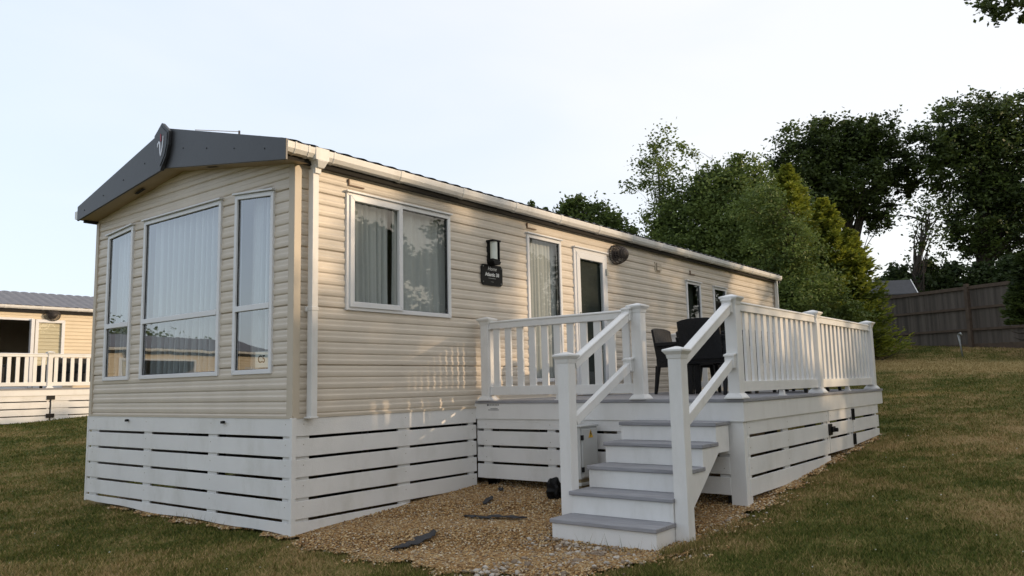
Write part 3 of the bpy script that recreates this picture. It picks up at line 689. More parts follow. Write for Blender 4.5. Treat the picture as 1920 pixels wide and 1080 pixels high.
mb = MB(); mb.prism([(.30, 2.99), (.89, 3.04), (.89, 3.08), (.28, 3.08)], -.012, .0, tfG); mb.build('window_infill', siding, car); MB().prism([(2.84, 3.04), (3.42, 2.99), (3.44, 3.08), (2.84, 3.08)], -.012, .0, tfG).build('window_infill', siding, car)
mb = MB(); mb.box(.352, .565, -.008, -.004, 1.425, 1.570, tfG); cd_ = mb.build('number_card', paper, k2); text('card_lettering', 'C5', .092, black, k2, tfG, .468, 1.497, -.003, .0005, .0015)
# side windows
w1 = window(tfS, S1, car, glass, seed=4, label='wide sliding window with grey curtains')
bars(tfS, S1[0]+.035, 1.262, S1[2]+.03, S1[3]-.02, .052, .012, .046).build('sash', whitef, w1, bevel=.004)
curtain('curtain', tfS, .58, 1.05, 1.95, 3.03, netd, w1, folds=6, amp=.024, seed=6, flare=.04)
curtain('dark_curtain', tfS, 1.03, 1.20, 1.95, 3.03, netd, w1, folds=2, amp=.03, seed=7)
curtain('curtain', tfS, 1.21, 1.30, 1.95, 3.03, netd, w1, folds=1, amp=.02, seed=8, o=-.07)
curtain('curtain', tfS, 1.31, 2.12, 1.95, 3.03, netd, w1, folds=6, amp=.026, seed=9)
w2 = window(tfS, S2, car, glass, seed=5, label='tall narrow window with pleated grey blind'); curtain('curtain', tfS, 3.38, 4.13, 1.26, 3.03, netd, w2, folds=9, amp=.018, seed=10)
w3 = window(tfS, S3, car, glass, seed=6, label='dark bare window, nearer of the far pair'); mb = MB(); mb.box(7.76, 8.30, -.14, -.12, 1.76, 2.85, tfS); mb.build('blind', blind, w3)
w4 = window(tfS, S4, car, glass, seed=7, label='dark bare window, farther of the far pair'); mb = MB(); mb.box(8.85, 9.39, -.14, -.12, 1.76, 2.85, tfS); mb.build('blind', blind, w4)
# door
dr = part('door', car); fr = bars(tfS, DR[0], DR[1], DR[2], DR[3], .05, -.03, .030); fr.build('frame', whitef, dr, bevel=.004)
bars(tfS, DR[0]+.052, DR[1]-.052, DR[2]+.03, DR[3]-.052, .082, -.01, .040).build('door_leaf', whitef, dr, bevel=.005)
hood(tfS, DR[0], DR[1], DR[3], DR[3]).build('drip_hood', whitef, dr, bevel=.003)
mb = MB(); mb.add([tfS(DR[0]+.125, .02, 1.17), tfS(DR[1]-.125, .02, 1.17), tfS(DR[1]-.125, .02, 2.88), tfS(DR[0]+.125, .02, 2.88)], [(0, 1, 2, 3)]); mb.build('glass', glass, dr, recalc=False)
mb = MB(); mb.box(DR[0]+.1, DR[1]-.1, -.05, -.03, 1.1, 2.9, tfS); mb.build('blind', blind, dr)
mb = MB(); mb.box(DR[0]+.085, DR[0]+.12, .04, .05, 1.95, 2.15, tfS); mb.box(DR[0]+.085, DR[0]+.21, .075, .09, 2.04, 2.06, tfS); mb.box(DR[0]+.09, DR[0]+.11, .045, .085, 2.04, 2.06, tfS); mb.build('door_handle', metalg, dr, bevel=.002)
mb = MB()
for z_ in (1.3, 2.05, 2.7): mb.box(DR[1]-.062, DR[1]-.02, .04, .058, z_, z_+.09, tfS)
mb.build('hinge', metalg, dr)
# rain deflectors over the windows
for xa, xb, z_ in ((.577, .77, 3.125), (3.372, 3.56, 3.125), (7.92, 8.10, 3.0)):
    mb = MB(); mb.box(xa, xb, .01, .030, z_-.012, z_, tfS); mb.box(xa, xa+.012, .01, .03, z_, z_+.05, tfS); mb.build('rain_deflector', mat('deflector_brown', (.20, .13, .08), .6) if xa < 1 else bpy.data.materials['deflector_brown'], car)
# small vent box near the back
mb = MB(); mb.box(6.70, 6.84, .0, .05, 2.93, 2.985, tfS); mb.box(6.70, 6.84, .0, .05, 2.99, 3.045, tfS); mb.box(6.68, 6.86, .0, .02, 2.91, 3.06, tfS); mb.build('wall_vent', beige, car, bevel=.004)
flue_guard(car, 5.48, 3.03, .8)
# lamp and plaque
lp = part('wall_lamp', car); mb = MB(); mb.box(2.612, 2.735, .0, .03, 2.60, 2.86, tfS); mb.build('lamp_backplate', black, lp, bevel=.004)
mb = MB(); mb.box(2.602, 2.742, .0, .115, 2.842, 2.862, tfS); mb.box(2.610, 2.735, .0, .10, 2.605, 2.645, tfS); mb.prism([(2.62, 2.58), (2.72, 2.58), (2.742, 2.615), (2.602, 2.615)], .0, .115, tfS)
mb.box(2.722, 2.734, .03, .105, 2.62, 2.85, tfS); mb.build('lamp_housing', black, lp, bevel=.003)
mb = MB(); mb.tube([tfS(2.665, .068, 2.64), tfS(2.665, .068, 2.844)], .042, 20); mb.build('lamp_glass', frost, lp, smooth=False)
pq = part('name_plaque', car); mb = MB(); c1 = .03; x0, x1, z0, z1 = 2.487, 2.865, 2.345, 2.582
mb.prism([(x0, z0+c1), (x0+c1, z0), (x1-c1, z0), (x1, z0+c1), (x1, z1-c1), (x1-c1, z1), (x0+c1, z1), (x0, z1-c1)], .018, .030, tfS); mb.build('plaque_board', black, pq, bevel=.002)
text('plaque_lettering', 'Home', .062, letter, pq, tfS, 2.675, 2.535, .0305, .0005, 0, shear=.3)
text('plaque_lettering', 'Atlantic 38', .056, letter, pq, tfS, 2.676, 2.468, .0305, .0005, .0018)
mb = MB(); mb.box(2.61, 2.74, .030, .031, 2.424, 2.429, tfS); mb.box(2.65, 2.70, .030, .031, 2.385, 2.388, tfS)
for a, z_ in ((x0+.03, z0+.035), (x1-.03, z0+.03), (x0+.03, z1-.025), (x1-.025, z1-.03)): mb.tube([tfS(a, .03, z_), tfS(a, .034, z_)], .006, 8)
mb.build('plaque_studs', metalg, pq)
# skirting round the caravan
gG = lambda a: gzf(0, a)-.03; gS = lambda a: gzf(a, 0)
gG = lambda a: .0118*a-.010+ .008*math.sin(a*2)
skirt('front_skirting', tfG, -.0, WID+.02, ZS-.012, car, [(-.0, .135), (1.135, 1.287), (2.342, 2.494), (3.5, 3.68)], gG, o=.004)
gS2 = lambda a: -.012+.070*a
skirt('side_skirting', tfS, .0, 2.36, ZS-.012, car, [(.02, .17), (1.224, 1.381), (2.25, 2.34)], gS2, o=.004)
mb = MB(); mb.box(-.034, .012, -.034, -.0, .0, ZS-.012); mb.build('skirting_corner', whitep, car, bevel=.003); MB().box(-.030, -.002, WID+.0, WID+.03, .05, ZS-.012).build('skirting_corner', whitep, car, bevel=.003)
mb = MB(); mb.box(2.4, LEN, -.02, .0, .45, ZS-.02); mb.box(LEN-.02, LEN, .0, WID, .5, ZS); mb.box(0.1, LEN, WID-.02, WID, .2, ZS); mb.build('rear_skirting', whitep, car)
mb = MB(); mb.box(.16, LEN-.2, .16, WID-.2, .86, .955)
for x_ in np.arange(.9, 11.5, 1.4): mb.box(x_, x_+.3, .5, .8, -.1, .9); mb.box(x_, x_+.3, 2.9, 3.2, -.1, .9)
mb.build('chassis', gapm, car)
for y_ in (2.793, .99):
    mb = MB(); mb.tube([(-.024, y_, .94), (-.05, y_, .94)], .013, 8); mb.box(-.058, -.044, y_-.03, y_+.012, .928, .95); mb.build('turn_button', black, car)

# ------------------------------------------------------------------ railings, decking
def post(parent, x, y, z0, zt, base=True, w_=.105, wall=False, name='post'):
    mb = MB(); mb.box(x-w_/2, x+w_/2, y-w_/2, y+w_/2, z0, zt-.05); p = mb.build(name, white, parent, bevel=.004)
    c = MB(); c.frustum(x, y, zt-.085, zt-.055, w_+.008, w_+.02); c.frustum(x, y, zt-.055, zt-.03, w_+.02, w_+.058); c.frustum(x, y, zt-.03, zt-.015, w_+.062, w_+.062); c.frustum(x, y, zt-.015, zt+.008, w_+.06, .02); c.build('post_cap', white, p, bevel=.002)
    if base:
        b = MB(); b.frustum(x, y, z0, z0+.012, w_+.062, w_+.06); b.frustum(x, y, z0+.012, z0+.045, w_+.055, w_+.012); b.build('base_trim', white, p, bevel=.002)
    return p
RT = [(-.032, -.078), (.032, -.078), (.032, -.02), (.040, -.012), (.038, .0), (.014, .008), (-.014, .008), (-.038, .0), (-.040, -.012), (-.032, -.02)]
RB = [(-.026, -.09), (.026, -.09), (.026, 0), (-.026, 0)]
def rail_panel(parent, p0, p1, zd, n, bw=.078, bt=.026, zt=.842, zb=.148):
    r_ = part('railing_panel', parent); p0 = Vector((*p0, 0)); p1 = Vector((*p1, 0)); d = (p1-p0).normalized(); L_ = (p1-p0).length; sd = Vector((-d.y, d.x, 0))
    u = Vector((0, 0, 1))
    mb = MB(); mb.sweep(RT, p0+u*(zd+zt), p1+u*(zd+zt)); mb.build('top_rail', white, r_, bevel=.002)
    mb = MB(); mb.sweep(RB, p0+u*(zd+zb), p1+u*(zd+zb)); mb.build('bottom_rail', white, r_, bevel=.002)
    pitch = L_/n; first = None
    for i in range(n):
        c = p0+d*pitch*(i+.5)
        if first is None:
            mb = MB(); P = [-d*bw/2-sd*bt/2, d*bw/2-sd*bt/2, d*bw/2+sd*bt/2, -d*bw/2+sd*bt/2]
            mb.add([p+u*z_ for z_ in (zb-.01, zt-.075) for p in P], [(0, 1, 2, 3), (7, 6, 5, 4), (0, 1, 5, 4), (1, 2, 6, 5), (2, 3, 7, 6), (3, 0, 4, 7)])
            first = mb.build('baluster', white, r_, bevel=.003); o = first
        else: o = first.copy(); COL.objects.link(o); o.parent = r_
        o.location = (c.x, c.y, zd)
    mb = MB()
    for t in ([.5] if L_ > 1.2 else []):
        c = p0+d*L_*t; mb.frustum(c.x, c.y, zd, zd+.055, .05, .04)
        mb.frustum(c.x, c.y, zd, zd+.008, .07, .07)
    for t, s_ in ((0, 1), (1, -1)):
        c = p0.lerp(p1, t); e = c+d*s_*.018
        for zz in (zd+zt-.085, zd+zb-.095):
            q = [c-sd*.045, e-sd*.045, e+sd*.045, c+sd*.045]; mb.add([v+u*z_ for z_ in (zz, zz+.012) for v in q], [(0, 1, 2, 3), (7, 6, 5, 4), (0, 1, 5, 4), (1, 2, 6, 5), (2, 3, 7, 6), (3, 0, 4, 7)])
    mb.build('rail_bracket', white, r_)
    return r_
ZD = 1.060; DX0, DX1, DY = 2.344, 7.20, -3.032
deck = thing('veranda_deck', 'raised white railed veranda with grey deck boards along the long side of the nearest caravan', 'deck', (DX0, DY, .2)); dof = (DX0, DY, .2)
def droot(name, parent, off): o = part(name, parent); return o
dh = part('deck_platform', deck); dh.location = (-dof[0], -dof[1], -dof[2])    # the platform keeps world coordinates
def dbuild(mb, name, m, **k): return mb.build(name, m, deck, off=dof, **k)
mb = MB(); yb = -.02; i = 0
xb_ = DX0+.145
while xb_ < DX1-.05:
    mb.box(xb_, min(xb_+.138, DX1-.005), DY+.145, -.03, ZD-.026, ZD-.001); xb_ += .144
mb.box(DX0, DX0+.14, DY, -.03, ZD-.028, ZD); mb.box(DX0+.1405, DX1, DY, DY+.14, ZD-.028, ZD)
bpy.data.objects.remove(dh)
dbuild(mb, 'deck_boards', comp, bevel=.003)
mb = MB(); mb.box(DX0+.012, DX0+.032, DY+.012, -.005, .866, ZD-.03); mb.box(DX0+.033, DX1-.01, DY+.012, DY+.032, .866, ZD-.03); mb.box(DX1-.03, DX1-.01, DY+.033, -.01, .866, ZD-.03)
dbuild(mb, 'deck_fascia', white, bevel=.002)
mb = MB()
for x_ in (DX0+.1, 3.4, 4.6, 5.8, DX1-.15):
    for y_ in (DY+.14, -1.5, -.2): mb.box(x_, x_+.09, y_, y_+.09, gzf(x_, y_)-.05, .86)
for y_ in (DY+.14, -1.5, -.2): mb.box(DX0+.06, DX1-.06, y_, y_+.05, .84, .99)
dbuild(mb, 'deck_frame', gapm)
def tfF(a, o, z): return (DX0+.045-o-dof[0], a-dof[1], z-dof[2])          # front skirting plane, a = y
def tfR(a, o, z): return (a-dof[0], DY+.045-o-dof[1], z-dof[2])           # right-hand skirting plane, a = x
skirt('deck_skirting', tfF, DY+.17, -.03, .866, deck, [(-.21, -.10), (-1.04, -.94), (-1.85, -1.75), (DY+.17, DY+.27)], lambda a: .1, bottom=lambda a: .245, first=.103, pitch=.172)
skirt('deck_skirting', tfR, DX0+.10, 4.77, .866, deck, [(3.38, 3.53), (4.66, 4.76), (DX0+.1, DX0+.2)], lambda a: gzf(a, -3), bottom=lambda a: .232+max(0, (a-3.5))*.075, first=.116, pitch=.172)
skirt('deck_skirting', tfR, 5.745, 6.96, .866, deck, [(6.84, 6.95), (5.75, 5.8)], lambda a: gzf(a, -3), bottom=lambda a: .42+(a-5.7)*.04, first=.116, pitch=.172)
gt = part('access_gate', deck); skirt('gate_panel', tfR, 4.79, 5.73, .862, gt, [(4.80, 4.90), (5.62, 5.72)], lambda a: gzf(a, -3), bottom=lambda a: .405, first=.112, pitch=.172)
for z0_, z1_ in ((.72, .85), (.435, .56)):
    mb = MB(); mb.box(5.69, 5.79, .022, .032, z0_, z1_, tfR); mb.tube([tfR(5.738, .036, z0_), tfR(5.738, .036, z1_)], .011, 8); mb.build('gate_hinge', black, gt, bevel=.002)
mb = MB(); mb.box(4.74, 4.86, .022, .034, .60, .72, tfR); mb.box(4.80, 4.90, .034, .055, .63, .69, tfR); mb.tube([tfR(4.86, .05, .655), tfR(4.86, .09, .655)], .022, 10); mb.build('gate_latch', black, gt, bevel=.003)
# corner leg boxed in white at the near corner
mb = MB(); mb.box(DX0+.035, DX0+.155, DY+.03, DY+.052, .10, .866); mb.box(DX0+.030, DX0+.048, DY+.0305, DY+.17, .10, .866); dbuild(mb, 'corner_leg', white, bevel=.003)
mb = MB(); mb.box(DX0+.10, DX0+.14, -.2, -.11, .12, .26); dbuild(mb, 'deck_leg', white)
# maker's label
mb = MB(); mb.box(-.205, -.19, .0, .001, 1.008, 1.020, lambda a, o, z: (DX0+.0115-o, a, z))
tfl = lambda a, o, z: (DX0+.0115-o, a, z)
for i_ in range(7): mb.box(-.22-i_*.021, -.206-i_*.021, .0, .001, 1.008, 1.019, tfl)
mb.box(-.20, -.185, .0, .0012, 1.003, 1.023, tfl); mb.box(-.33, -.23, .0, .001, .972, .977, tfl); mb.box(-.345, -.20, .0, .001, .958, .964, tfl)
dbuild(mb, 'maker_label', lettg)
PX = DX0+.058; PY = DY+.080
def dpost(x, y): 
    p = post(deck, x-dof[0], y-dof[1], ZD-dof[2], 1.955-dof[2])
    return p
for x_, y_ in ((PX, -.165), (PX, -2.02), (PX-.012, PY), (4.66, PY), (6.97, PY)): dpost(x_, y_)
def dpanel(p0, p1, n): return rail_panel(deck, (p0[0]-dof[0], p0[1]-dof[1]), (p1[0]-dof[0], p1[1]-dof[1]), ZD-dof[2], n)
dpanel((PX, -.22), (PX, -1.965), 11); dpanel((PX+.045, PY), (4.607, PY), 14); dpanel((4.713, PY), (6.917, PY), 14)
dpanel((6.97, PY+.055), (6.97, -.23), 17); dpost(6.97, -.165)

# ------------------------------------------------------------------ steps
st = thing('deck_steps', 'white steps with grey treads and two sloping handrails climbing to the veranda', 'steps', (1.2, -2.45, 0)); so = (1.2, -2.45, 0)
YL, YR = -1.985, -2.885
fx = [.955, 1.232, 1.510, 1.788, 2.066]; tz = [.186, .361, .537, .712, .872]
for i in range(5):
    mb = MB(); xe = fx[i+1]+.02 if i < 4 else DX0+.005
    mb.box(fx[i]-.02, fx[i]+.135, YR-.012, YL+.012, tz[i]-.032, tz[i]); mb.box(fx[i]+.139, xe, YR-.012, YL+.012, tz[i]-.032, tz[i]-.0)
    mb.build('tread', comp, st, off=so, bevel=.006)
    mb = MB(); zb = tz[i-1]+.001 if i else -.02
    if i == 0:
        mb.prism([(YL, .012), (YR, -.050), (YR, tz[0]-.034), (YL, tz[0]-.034)], -fx[0]-.02, -fx[0], tfG)
        mb.box(fx[0]-.003, fx[0]+.02, YL-.045, YL-.002, .012, tz[0]-.036)
    else: mb.box(fx[i], fx[i]+.018, YR+.022, YL-.022, zb, tz[i]-.034)
    mb.build('riser', white, st, off=so, bevel=.002)
pr_s = [(fx[0]+.022, -.05), (fx[0]+.022, tz[0]-.034)]
for i in range(1, 5): pr_s += [(fx[i]+.0, tz[i-1]-.034), (fx[i]+.0, tz[i]-.034)]
pr_s += [(2.33, tz[4]-.034), (2.33, .62), (2.10, .62), (1.22, -.02)]
for ya, yb_ in ((YR, YR+.022), (YL-.022, YL)):
    mb = MB(); mb.prism([(a, z) for a, z in pr_s], -yb_, -ya, tfS); mb.build('stringer', white, st, off=so, bevel=.002)
for y_ in (-1.93, -2.942):
    g0 = .0 if y_ > -2.5 else .018
    n_ = post(st, 1.30-so[0], y_-so[1], g0, 1.475, base=False, w_=.108, name='newel_post')
for y_ in (-1.95, -2.945):
    mb = MB(); mb.sweep(RT, (1.352-so[0], y_-so[1], 1.415), (2.35-so[0], y_-so[1], 1.902), up=(0, 0, 1)); mb.build('handrail', white, st, bevel=.002)
    mb = MB(); mb.sweep([(-.026, -.075), (.026, -.075), (.026, .0), (-.026, 0)], (1.352-so[0], y_-so[1], .945), (2.345-so[0], y_-so[1], 1.425)); mb.build('lower_rail', white, st, bevel=.003)
    for zz, zo in ((1.875, 0), (1.40, 0)):
        mb = MB()
        for xo in (2.285, 2.315): mb.prism([(xo, zz-.075), (xo+.012, zz-.085), (xo+.012, zz+.035), (xo, zz+.03)], -y_-.042, -y_+.042, tfS)
        mb.prism([(2.275, zz+.022), (2.352, zz+.042), (2.352, zz+.052), (2.275, zz+.036)], -y_-.048, -y_+.048, tfS)
        mb.build('rail_bracket', white, st, off=so)

# ------------------------------------------------------------------ meter box, bag, debris
mbx = thing('meter_box', 'small pale grey electric meter box with yellow warning sign, behind the steps', 'meter box', (2.15, -1.48, gzf(2.15, -1.48))); mo = (2.15, -1.48, gzf(2.15, -1.48))
mb = MB(); mb.box(2.0, 2.30, -1.585, -1.375, .345, .815); mb.prism([(2.0-.012, .815), (2.31, .815), (2.31, .835), (2.0-.012, .83)], 1.365, 1.60, tfS); mb.build('cabinet', boxm, mbx, off=mo, bevel=.006)
mb = MB(); mb.box(2.02, 2.285, .0, .012, .36, .80, lambda a, o, z: (a, -1.586-o, z)); d_ = mb.build('cabinet_door', boxm, mbx, off=mo, bevel=.004)
mb = MB()
for z_ in (.70, .41): mb.box(2.005, 2.035, -1.606, -1.590, z_, z_+.045)
mb.build('door_hinge', black, mbx, off=mo)
mb = MB(); mb.prism([(2.125, .715), (2.205, .715), (2.165, .79)], 1.599, 1.601, tfS); mb.build('warning_sign', yellow, mbx, off=mo)
mb = MB(); mb.prism([(2.168, .778), (2.150, .748), (2.164, .748), (2.156, .722), (2.180, .752), (2.166, .752), (2.175, .772)], 1.601, 1.6025, tfS); mb.build('warning_symbol', black, mbx, off=mo)
mb = MB(); mb.box(2.01, 2.29, -1.58, -1.38, .315, .345); mb.box(2.03, 2.27, -1.565, -1.39, .25, .285); mb.build('cable_band', boxb, mbx, off=mo)
mb = MB(); mb.box(2.0, 2.30, -1.585, -1.375, .285, .315); mb.box(1.99, 2.31, -1.59, -1.37, .10, .25); mb.build('plinth', boxm, mbx, off=mo, bevel=.004)

def blob(name, c, rad, m, seed, lab, cat, sub=2, noise=.3):
    bm = bmesh.new(); bmesh.ops.create_icosphere(bm, subdivisions=sub, radius=1); rr = random.Random(seed); ph = [rr.uniform(0, 6) for _ in range(6)]
    for v in bm.verts:
        p = v.co; k_ = 1+noise*(math.sin(p.x*4+ph[0])*math.sin(p.y*5+ph[1])+.5*math.sin(p.z*9+ph[2]+p.x*7)); v.co = Vector((p.x*rad[0], p.y*rad[1], p.z*rad[2]))*k_
    me = bpy.data.meshes.new(name); bm.to_mesh(me); bm.free(); me.materials.append(m); o = bpy.data.objects.new(name, me); o.location = c; COL.objects.link(o); return tag(o, lab, cat)
blob('rubbish_bag', (2.08, -1.23, gzf(2.08, -1.23)+.085), (.085, .075, .12), black, 3, 'crumpled black bag on the gravel at the left side of the meter box', 'bag', 3, .22)
def strip(name, pts_, wd, lab, seed, grp=None):
    rr = random.Random(seed); V = []; F = []
    n_ = 14
    P = [Vector(p) for p in pts_]
    def at(t):
        t = t*(len(P)-1); i_ = min(int(t), len(P)-2); return P[i_].lerp(P[i_+1], t-i_)
    for i_ in range(n_+1):
        t = i_/n_; c = at(t); d = (at(min(1, t+.05))-at(max(0, t-.05))).normalized(); nn = Vector((-d.y, d.x))
        ww = wd*(.25+.9*math.sin(math.pi*min(1, max(0, t*.9+.05))))*rr.uniform(.7, 1.2)
        for s_ in (-1, -.3, .4, 1):
            q = c+nn*ww*s_*.5; V.append((q.x, q.y, gzf(q.x, q.y)+.024+rr.uniform(0, .022)))
    for i_ in range(n_):
        for j in range(3): a = i_*4+j; F.append((a, a+1, a+5, a+4))
    c0 = V[len(V)//2]; mb = MB(); mb.add(V, F); o = mb.build(name, fabricb, None, off=c0, smooth=True, recalc=False); o.location = c0
    sd_ = o.modifiers.new('s', 'SOLIDIFY'); sd_.thickness = .004
    return tag(o, lab, 'membrane scrap', grp)
strip('membrane_scrap', [(.0, -1.19), (.30, -1.20), (.58, -1.10)], .11, 'flat grey strip of ground membrane nearest the lawn', 1, 'membrane scraps showing through the gravel')
strip('membrane_scrap', [(1.08, -.97), (1.14, -1.15), (1.20, -1.30), (1.27, -1.50)], .07, 'long crumpled dark membrane strip in the middle of the gravel', 2, 'membrane scraps showing through the gravel')
strip('membrane_scrap', [(1.54, -.80), (1.68, -.74), (1.82, -.67)], .06, 'short dark membrane scrap lying beyond the long strip', 3, 'membrane scraps showing through the gravel')
strip('membrane_scrap', [(2.12, -.55), (2.17, -.50), (2.22, -.46)], .05, 'tiny brown scrap nearest the foot of the deck skirting', 4, 'membrane scraps showing through the gravel')

# ------------------------------------------------------------------ rattan furniture
def chair(loc, rz, lab):
    t = thing('rattan_chair', lab, 'chair', loc, rz, 'black rattan chairs on the veranda')
    mb = MB(); mb.box(-.24, .28, -.25, .25, .36, .43); mb.build('seat', rattan, t, bevel=.02)
    mb = MB(); P = []
    n_ = 8
    for i_ in range(n_+1):
        y_ = -.25+.5*i_/n_; bow = .03*(1-(2*i_/n_-1)**2); top = .86-.03*abs(2*i_/n_-1)**3
        for xo, z_ in ((-.24, .40), (-.31-bow, top)): P += [(xo, y_, z_), (xo-.035, y_, z_)]
    F = []
    for i_ in range(n_):
        a = i_*4; b = a+4; F += [(a, a+2, b+2, b), (a+1, b+1, b+3, a+3), (a+2, a+3, b+3, b+2), (a, b, b+1, a+1)]
    F += [(0, 1, 3, 2), (n_*4, n_*4+2, n_*4+3, n_*4+1)]
    mb.add(P, F); mb.build('backrest', rattan, t, bevel=.008)
    for s_ in (-1, 1):
        y0 = s_*.265
        mb = MB(); tf_ = lambda a, o, z: (a, o, z)
        mb.prism([(-.27, .60), (.27, .63), (.29, .66), (-.29, .66)], y0-.035, y0+.035, ident); mb.build('armrest', rattan, t, bevel=.01)
        mb = MB(); mb.prism([(-.265, .34), (.26, .34), (.27, .62), (-.27, .60)], y0-.012, y0+.012, ident); mb.build('side_panel', rattan, t)
        for x_, dx in ((-.25, -.05), (.25, .02)):
            mb = MB(); mb.add([(x_-.024+d*q, y0-.02+.0*d, z_) for z_, d, q in ((.36, 0, 0), (0, 1, dx))for d in [d]]+[], []) if 0 else None
            l = MB(); vs = []
            for z_, w_, xo in ((0, .034, dx), (.36, .055, 0)):
                vs += [(x_+xo-w_/2, y0-w_/2, z_), (x_+xo+w_/2, y0-w_/2, z_), (x_+xo+w_/2, y0+w_/2, z_), (x_+xo-w_/2, y0+w_/2, z_)]
            l.add(vs, [(3, 2, 1, 0), (4, 5, 6, 7), (0, 1, 5, 4), (1, 2, 6, 5), (2, 3, 7, 6), (3, 0, 4, 7)]); l.build('leg', rattan, t, bevel=.004)
    return t
ch0 = chair((5.26, -1.12, ZD), R(-90), 'black rattan armchair with its back to the caravan wall, nearest the door')
def chcopy(loc, rz, lab): c = copy_tree(ch0); c.location = loc; c.rotation_euler = (0, 0, rz); c['label'] = lab; return c
chcopy((5.98, -1.12, ZD), R(-92), 'black rattan armchair with its back to the caravan wall, farther from the door')
chcopy((4.38, -1.86, ZD), R(2), 'black rattan armchair at the head of the table, its back to the steps')
chcopy((5.05, -2.50, ZD), R(88), 'black rattan armchair behind the near half of the side railing')
chcopy((5.80, -2.50, ZD), R(91), 'black rattan armchair behind the far half of the side railing')
tb = thing('rattan_table', 'black rattan dining table among the armchairs on the veranda', 'table', (5.35, -1.80, ZD))
mb = MB(); mb.box(-.72, .72, -.42, .42, .70, .735); mb.build('tabletop', rattan, tb, bevel=.006)
mb = MB(); mb.box(-.66, .66, -.37, -.35, .60, .70); mb.box(-.66, .66, .35, .37, .60, .70); mb.box(-.68, -.66, -.37, .37, .60, .70); mb.box(.66, .68, -.37, .37, .60, .70); mb.build('apron', rattan, tb)
for sx in (-1, 1):
    for sy in (-1, 1):
        l = MB(); l.frustum(sx*.64, sy*.35, 0, .70, .06, .08); l.build('leg', rattan, tb, bevel=.004)

# ------------------------------------------------------------------ neighbouring caravans
nb = thing('static_caravan', 'cream static caravan with open patio doors on the far left, bathed in warm light', 'static caravan', (-1.55, 18.55, .34), R(-2.5), 'static caravans of the park')
N1 = (3.9, 6.40, 1.08, 3.02)
mb = siding_mesh(tfS, 0, LEN, ZS, 3.28, [(N1[0], N1[1], N1[2], N1[3])]); mb.build('side_wall', siding_nb, nb)
mb = siding_mesh(tfG, 0, WID, ZS, 3.28, [(1.1, 2.6, 1.4, 2.9)]); mb.prism([(0, 3.28), (WID, 3.28), (c_, 3.82)], 0, .012, tfG); mb.build('gable_wall', siding_nb, nb)
mb = MB(); mb.box(LEN-.05, LEN, .02, WID-.02, ZS, 3.3); mb.box(0.02, LEN, WID-.04, WID, ZS, 3.3); mb.prism([(0, 3.3), (WID, 3.3), (c_, 3.82)], -LEN, -LEN+.05, tfG); mb.build('back_wall', siding_nb, nb)
mb = MB(); mb.box(.05, LEN-.05, .05, WID-.05, ZS-.04, ZS); mb.box(3.2, 3.25, .05, 3.6, ZS, 3.3); mb.box(5.6, 5.65, .8, 3.6, ZS, 3.3); mb.box(.05, LEN-.05, .1, WID-.1, 3.28, 3.31); mb.build('interior_lining', inner, nb)
mb = MB(); mb.box(5.0, 5.5, 1.2, 1.7, ZS, 1.9); mb.box(4.1, 4.9, 2.2, 2.8, ZS, 1.8); mb.build('furnishing', drape, nb)
V, Fq = roof_mesh(-.15, LEN+.10, WID, 3.36, 3.95, .25, .022); mb = MB(); mb.add(V, Fq); mb.build('roof', mat('roof_sheet_pale', (.15, .15, .165), .6, .15, 8), nb, smooth=True, recalc=False)
mb = MB(); mb.box(5.0, 5.35, 1.5, 1.85, 3.9, 4.12); mb.build('roof_vent', roofm, nb, bevel=.03)
mb = MB(); mb.box(-.1, LEN+.06, -.07, -.03, 3.18, 3.34); mb.build('eave_board', gapm, nb)
gutter(nb, -.1, LEN+.06, -.165, 3.36, gutterm, [(x_, .05) for x_ in np.arange(1, 12, .93)])
mb = MB(); mb.prism([(-.12, 3.16), (-.12, 3.36), (c_, 3.97), (c_, 3.55)], .1, .12, tfG); mb.prism([(WID+.12, 3.16), (WID+.12, 3.36), (c_, 3.97), (c_, 3.55)], .1, .12, tfG); mb.build('gable_fascia', darkf, nb)
bars(tfS, N1[0], N1[1], N1[2], N1[3], .06, -.03, .03).build('patio_door_frame', whitef, nb, bevel=.004)
pd = part('patio_door', nb); mb = bars(tfS, 6.44, 7.20, 1.09, 3.0, .085, .035, .075); mb.build('door_leaf', whitef, pd, bevel=.004)
mb = MB(); mb.add([tfS(6.51, .05, 1.15), tfS(7.13, .05, 1.15), tfS(7.13, .05, 2.93), tfS(6.51, .05, 2.93)], [(0, 1, 2, 3)]); mb.build('glass', glass, pd, recalc=False)
mb = MB(); mb.box(6.32, 6.40, -.02, .12, 1.1, 3.0, tfS); mb.build('door_jamb', whitef, nb)
wn = window(tfS, (8.6, 9.4, 1.95, 2.9), nb, glass); curtain('curtain', tfS, 8.62, 9.38, 1.96, 2.88, netd, wn, folds=6)
wn = window(tfS, (2.1, 2.75, 1.95, 2.75), nb, glass); curtain('curtain', tfS, 2.12, 2.73, 1.96, 2.73, netd, wn, folds=6)
wn = window(tfS, (.9, 1.5, 1.95, 2.75), nb, glass); curtain('curtain', tfS, .92, 1.48, 1.96, 2.73, netd, wn, folds=5)
wn = window(tfG, (1.1, 2.6, 1.4, 2.9), nb, glass2); curtain('net_curtain', tfG, 1.12, 2.58, 1.42, 2.88, net, wn, folds=12)
flue_guard(nb, 6.86, 3.13, 1.0)
mb = MB(); mb.box(0, LEN, -.02, 0, 0, ZS-.01); mb.box(-.02, 0, 0, WID, 0, ZS-.01); mb.box(LEN-.02, LEN, 0, WID, 0, ZS); mb.build('skirting', whitep, nb)
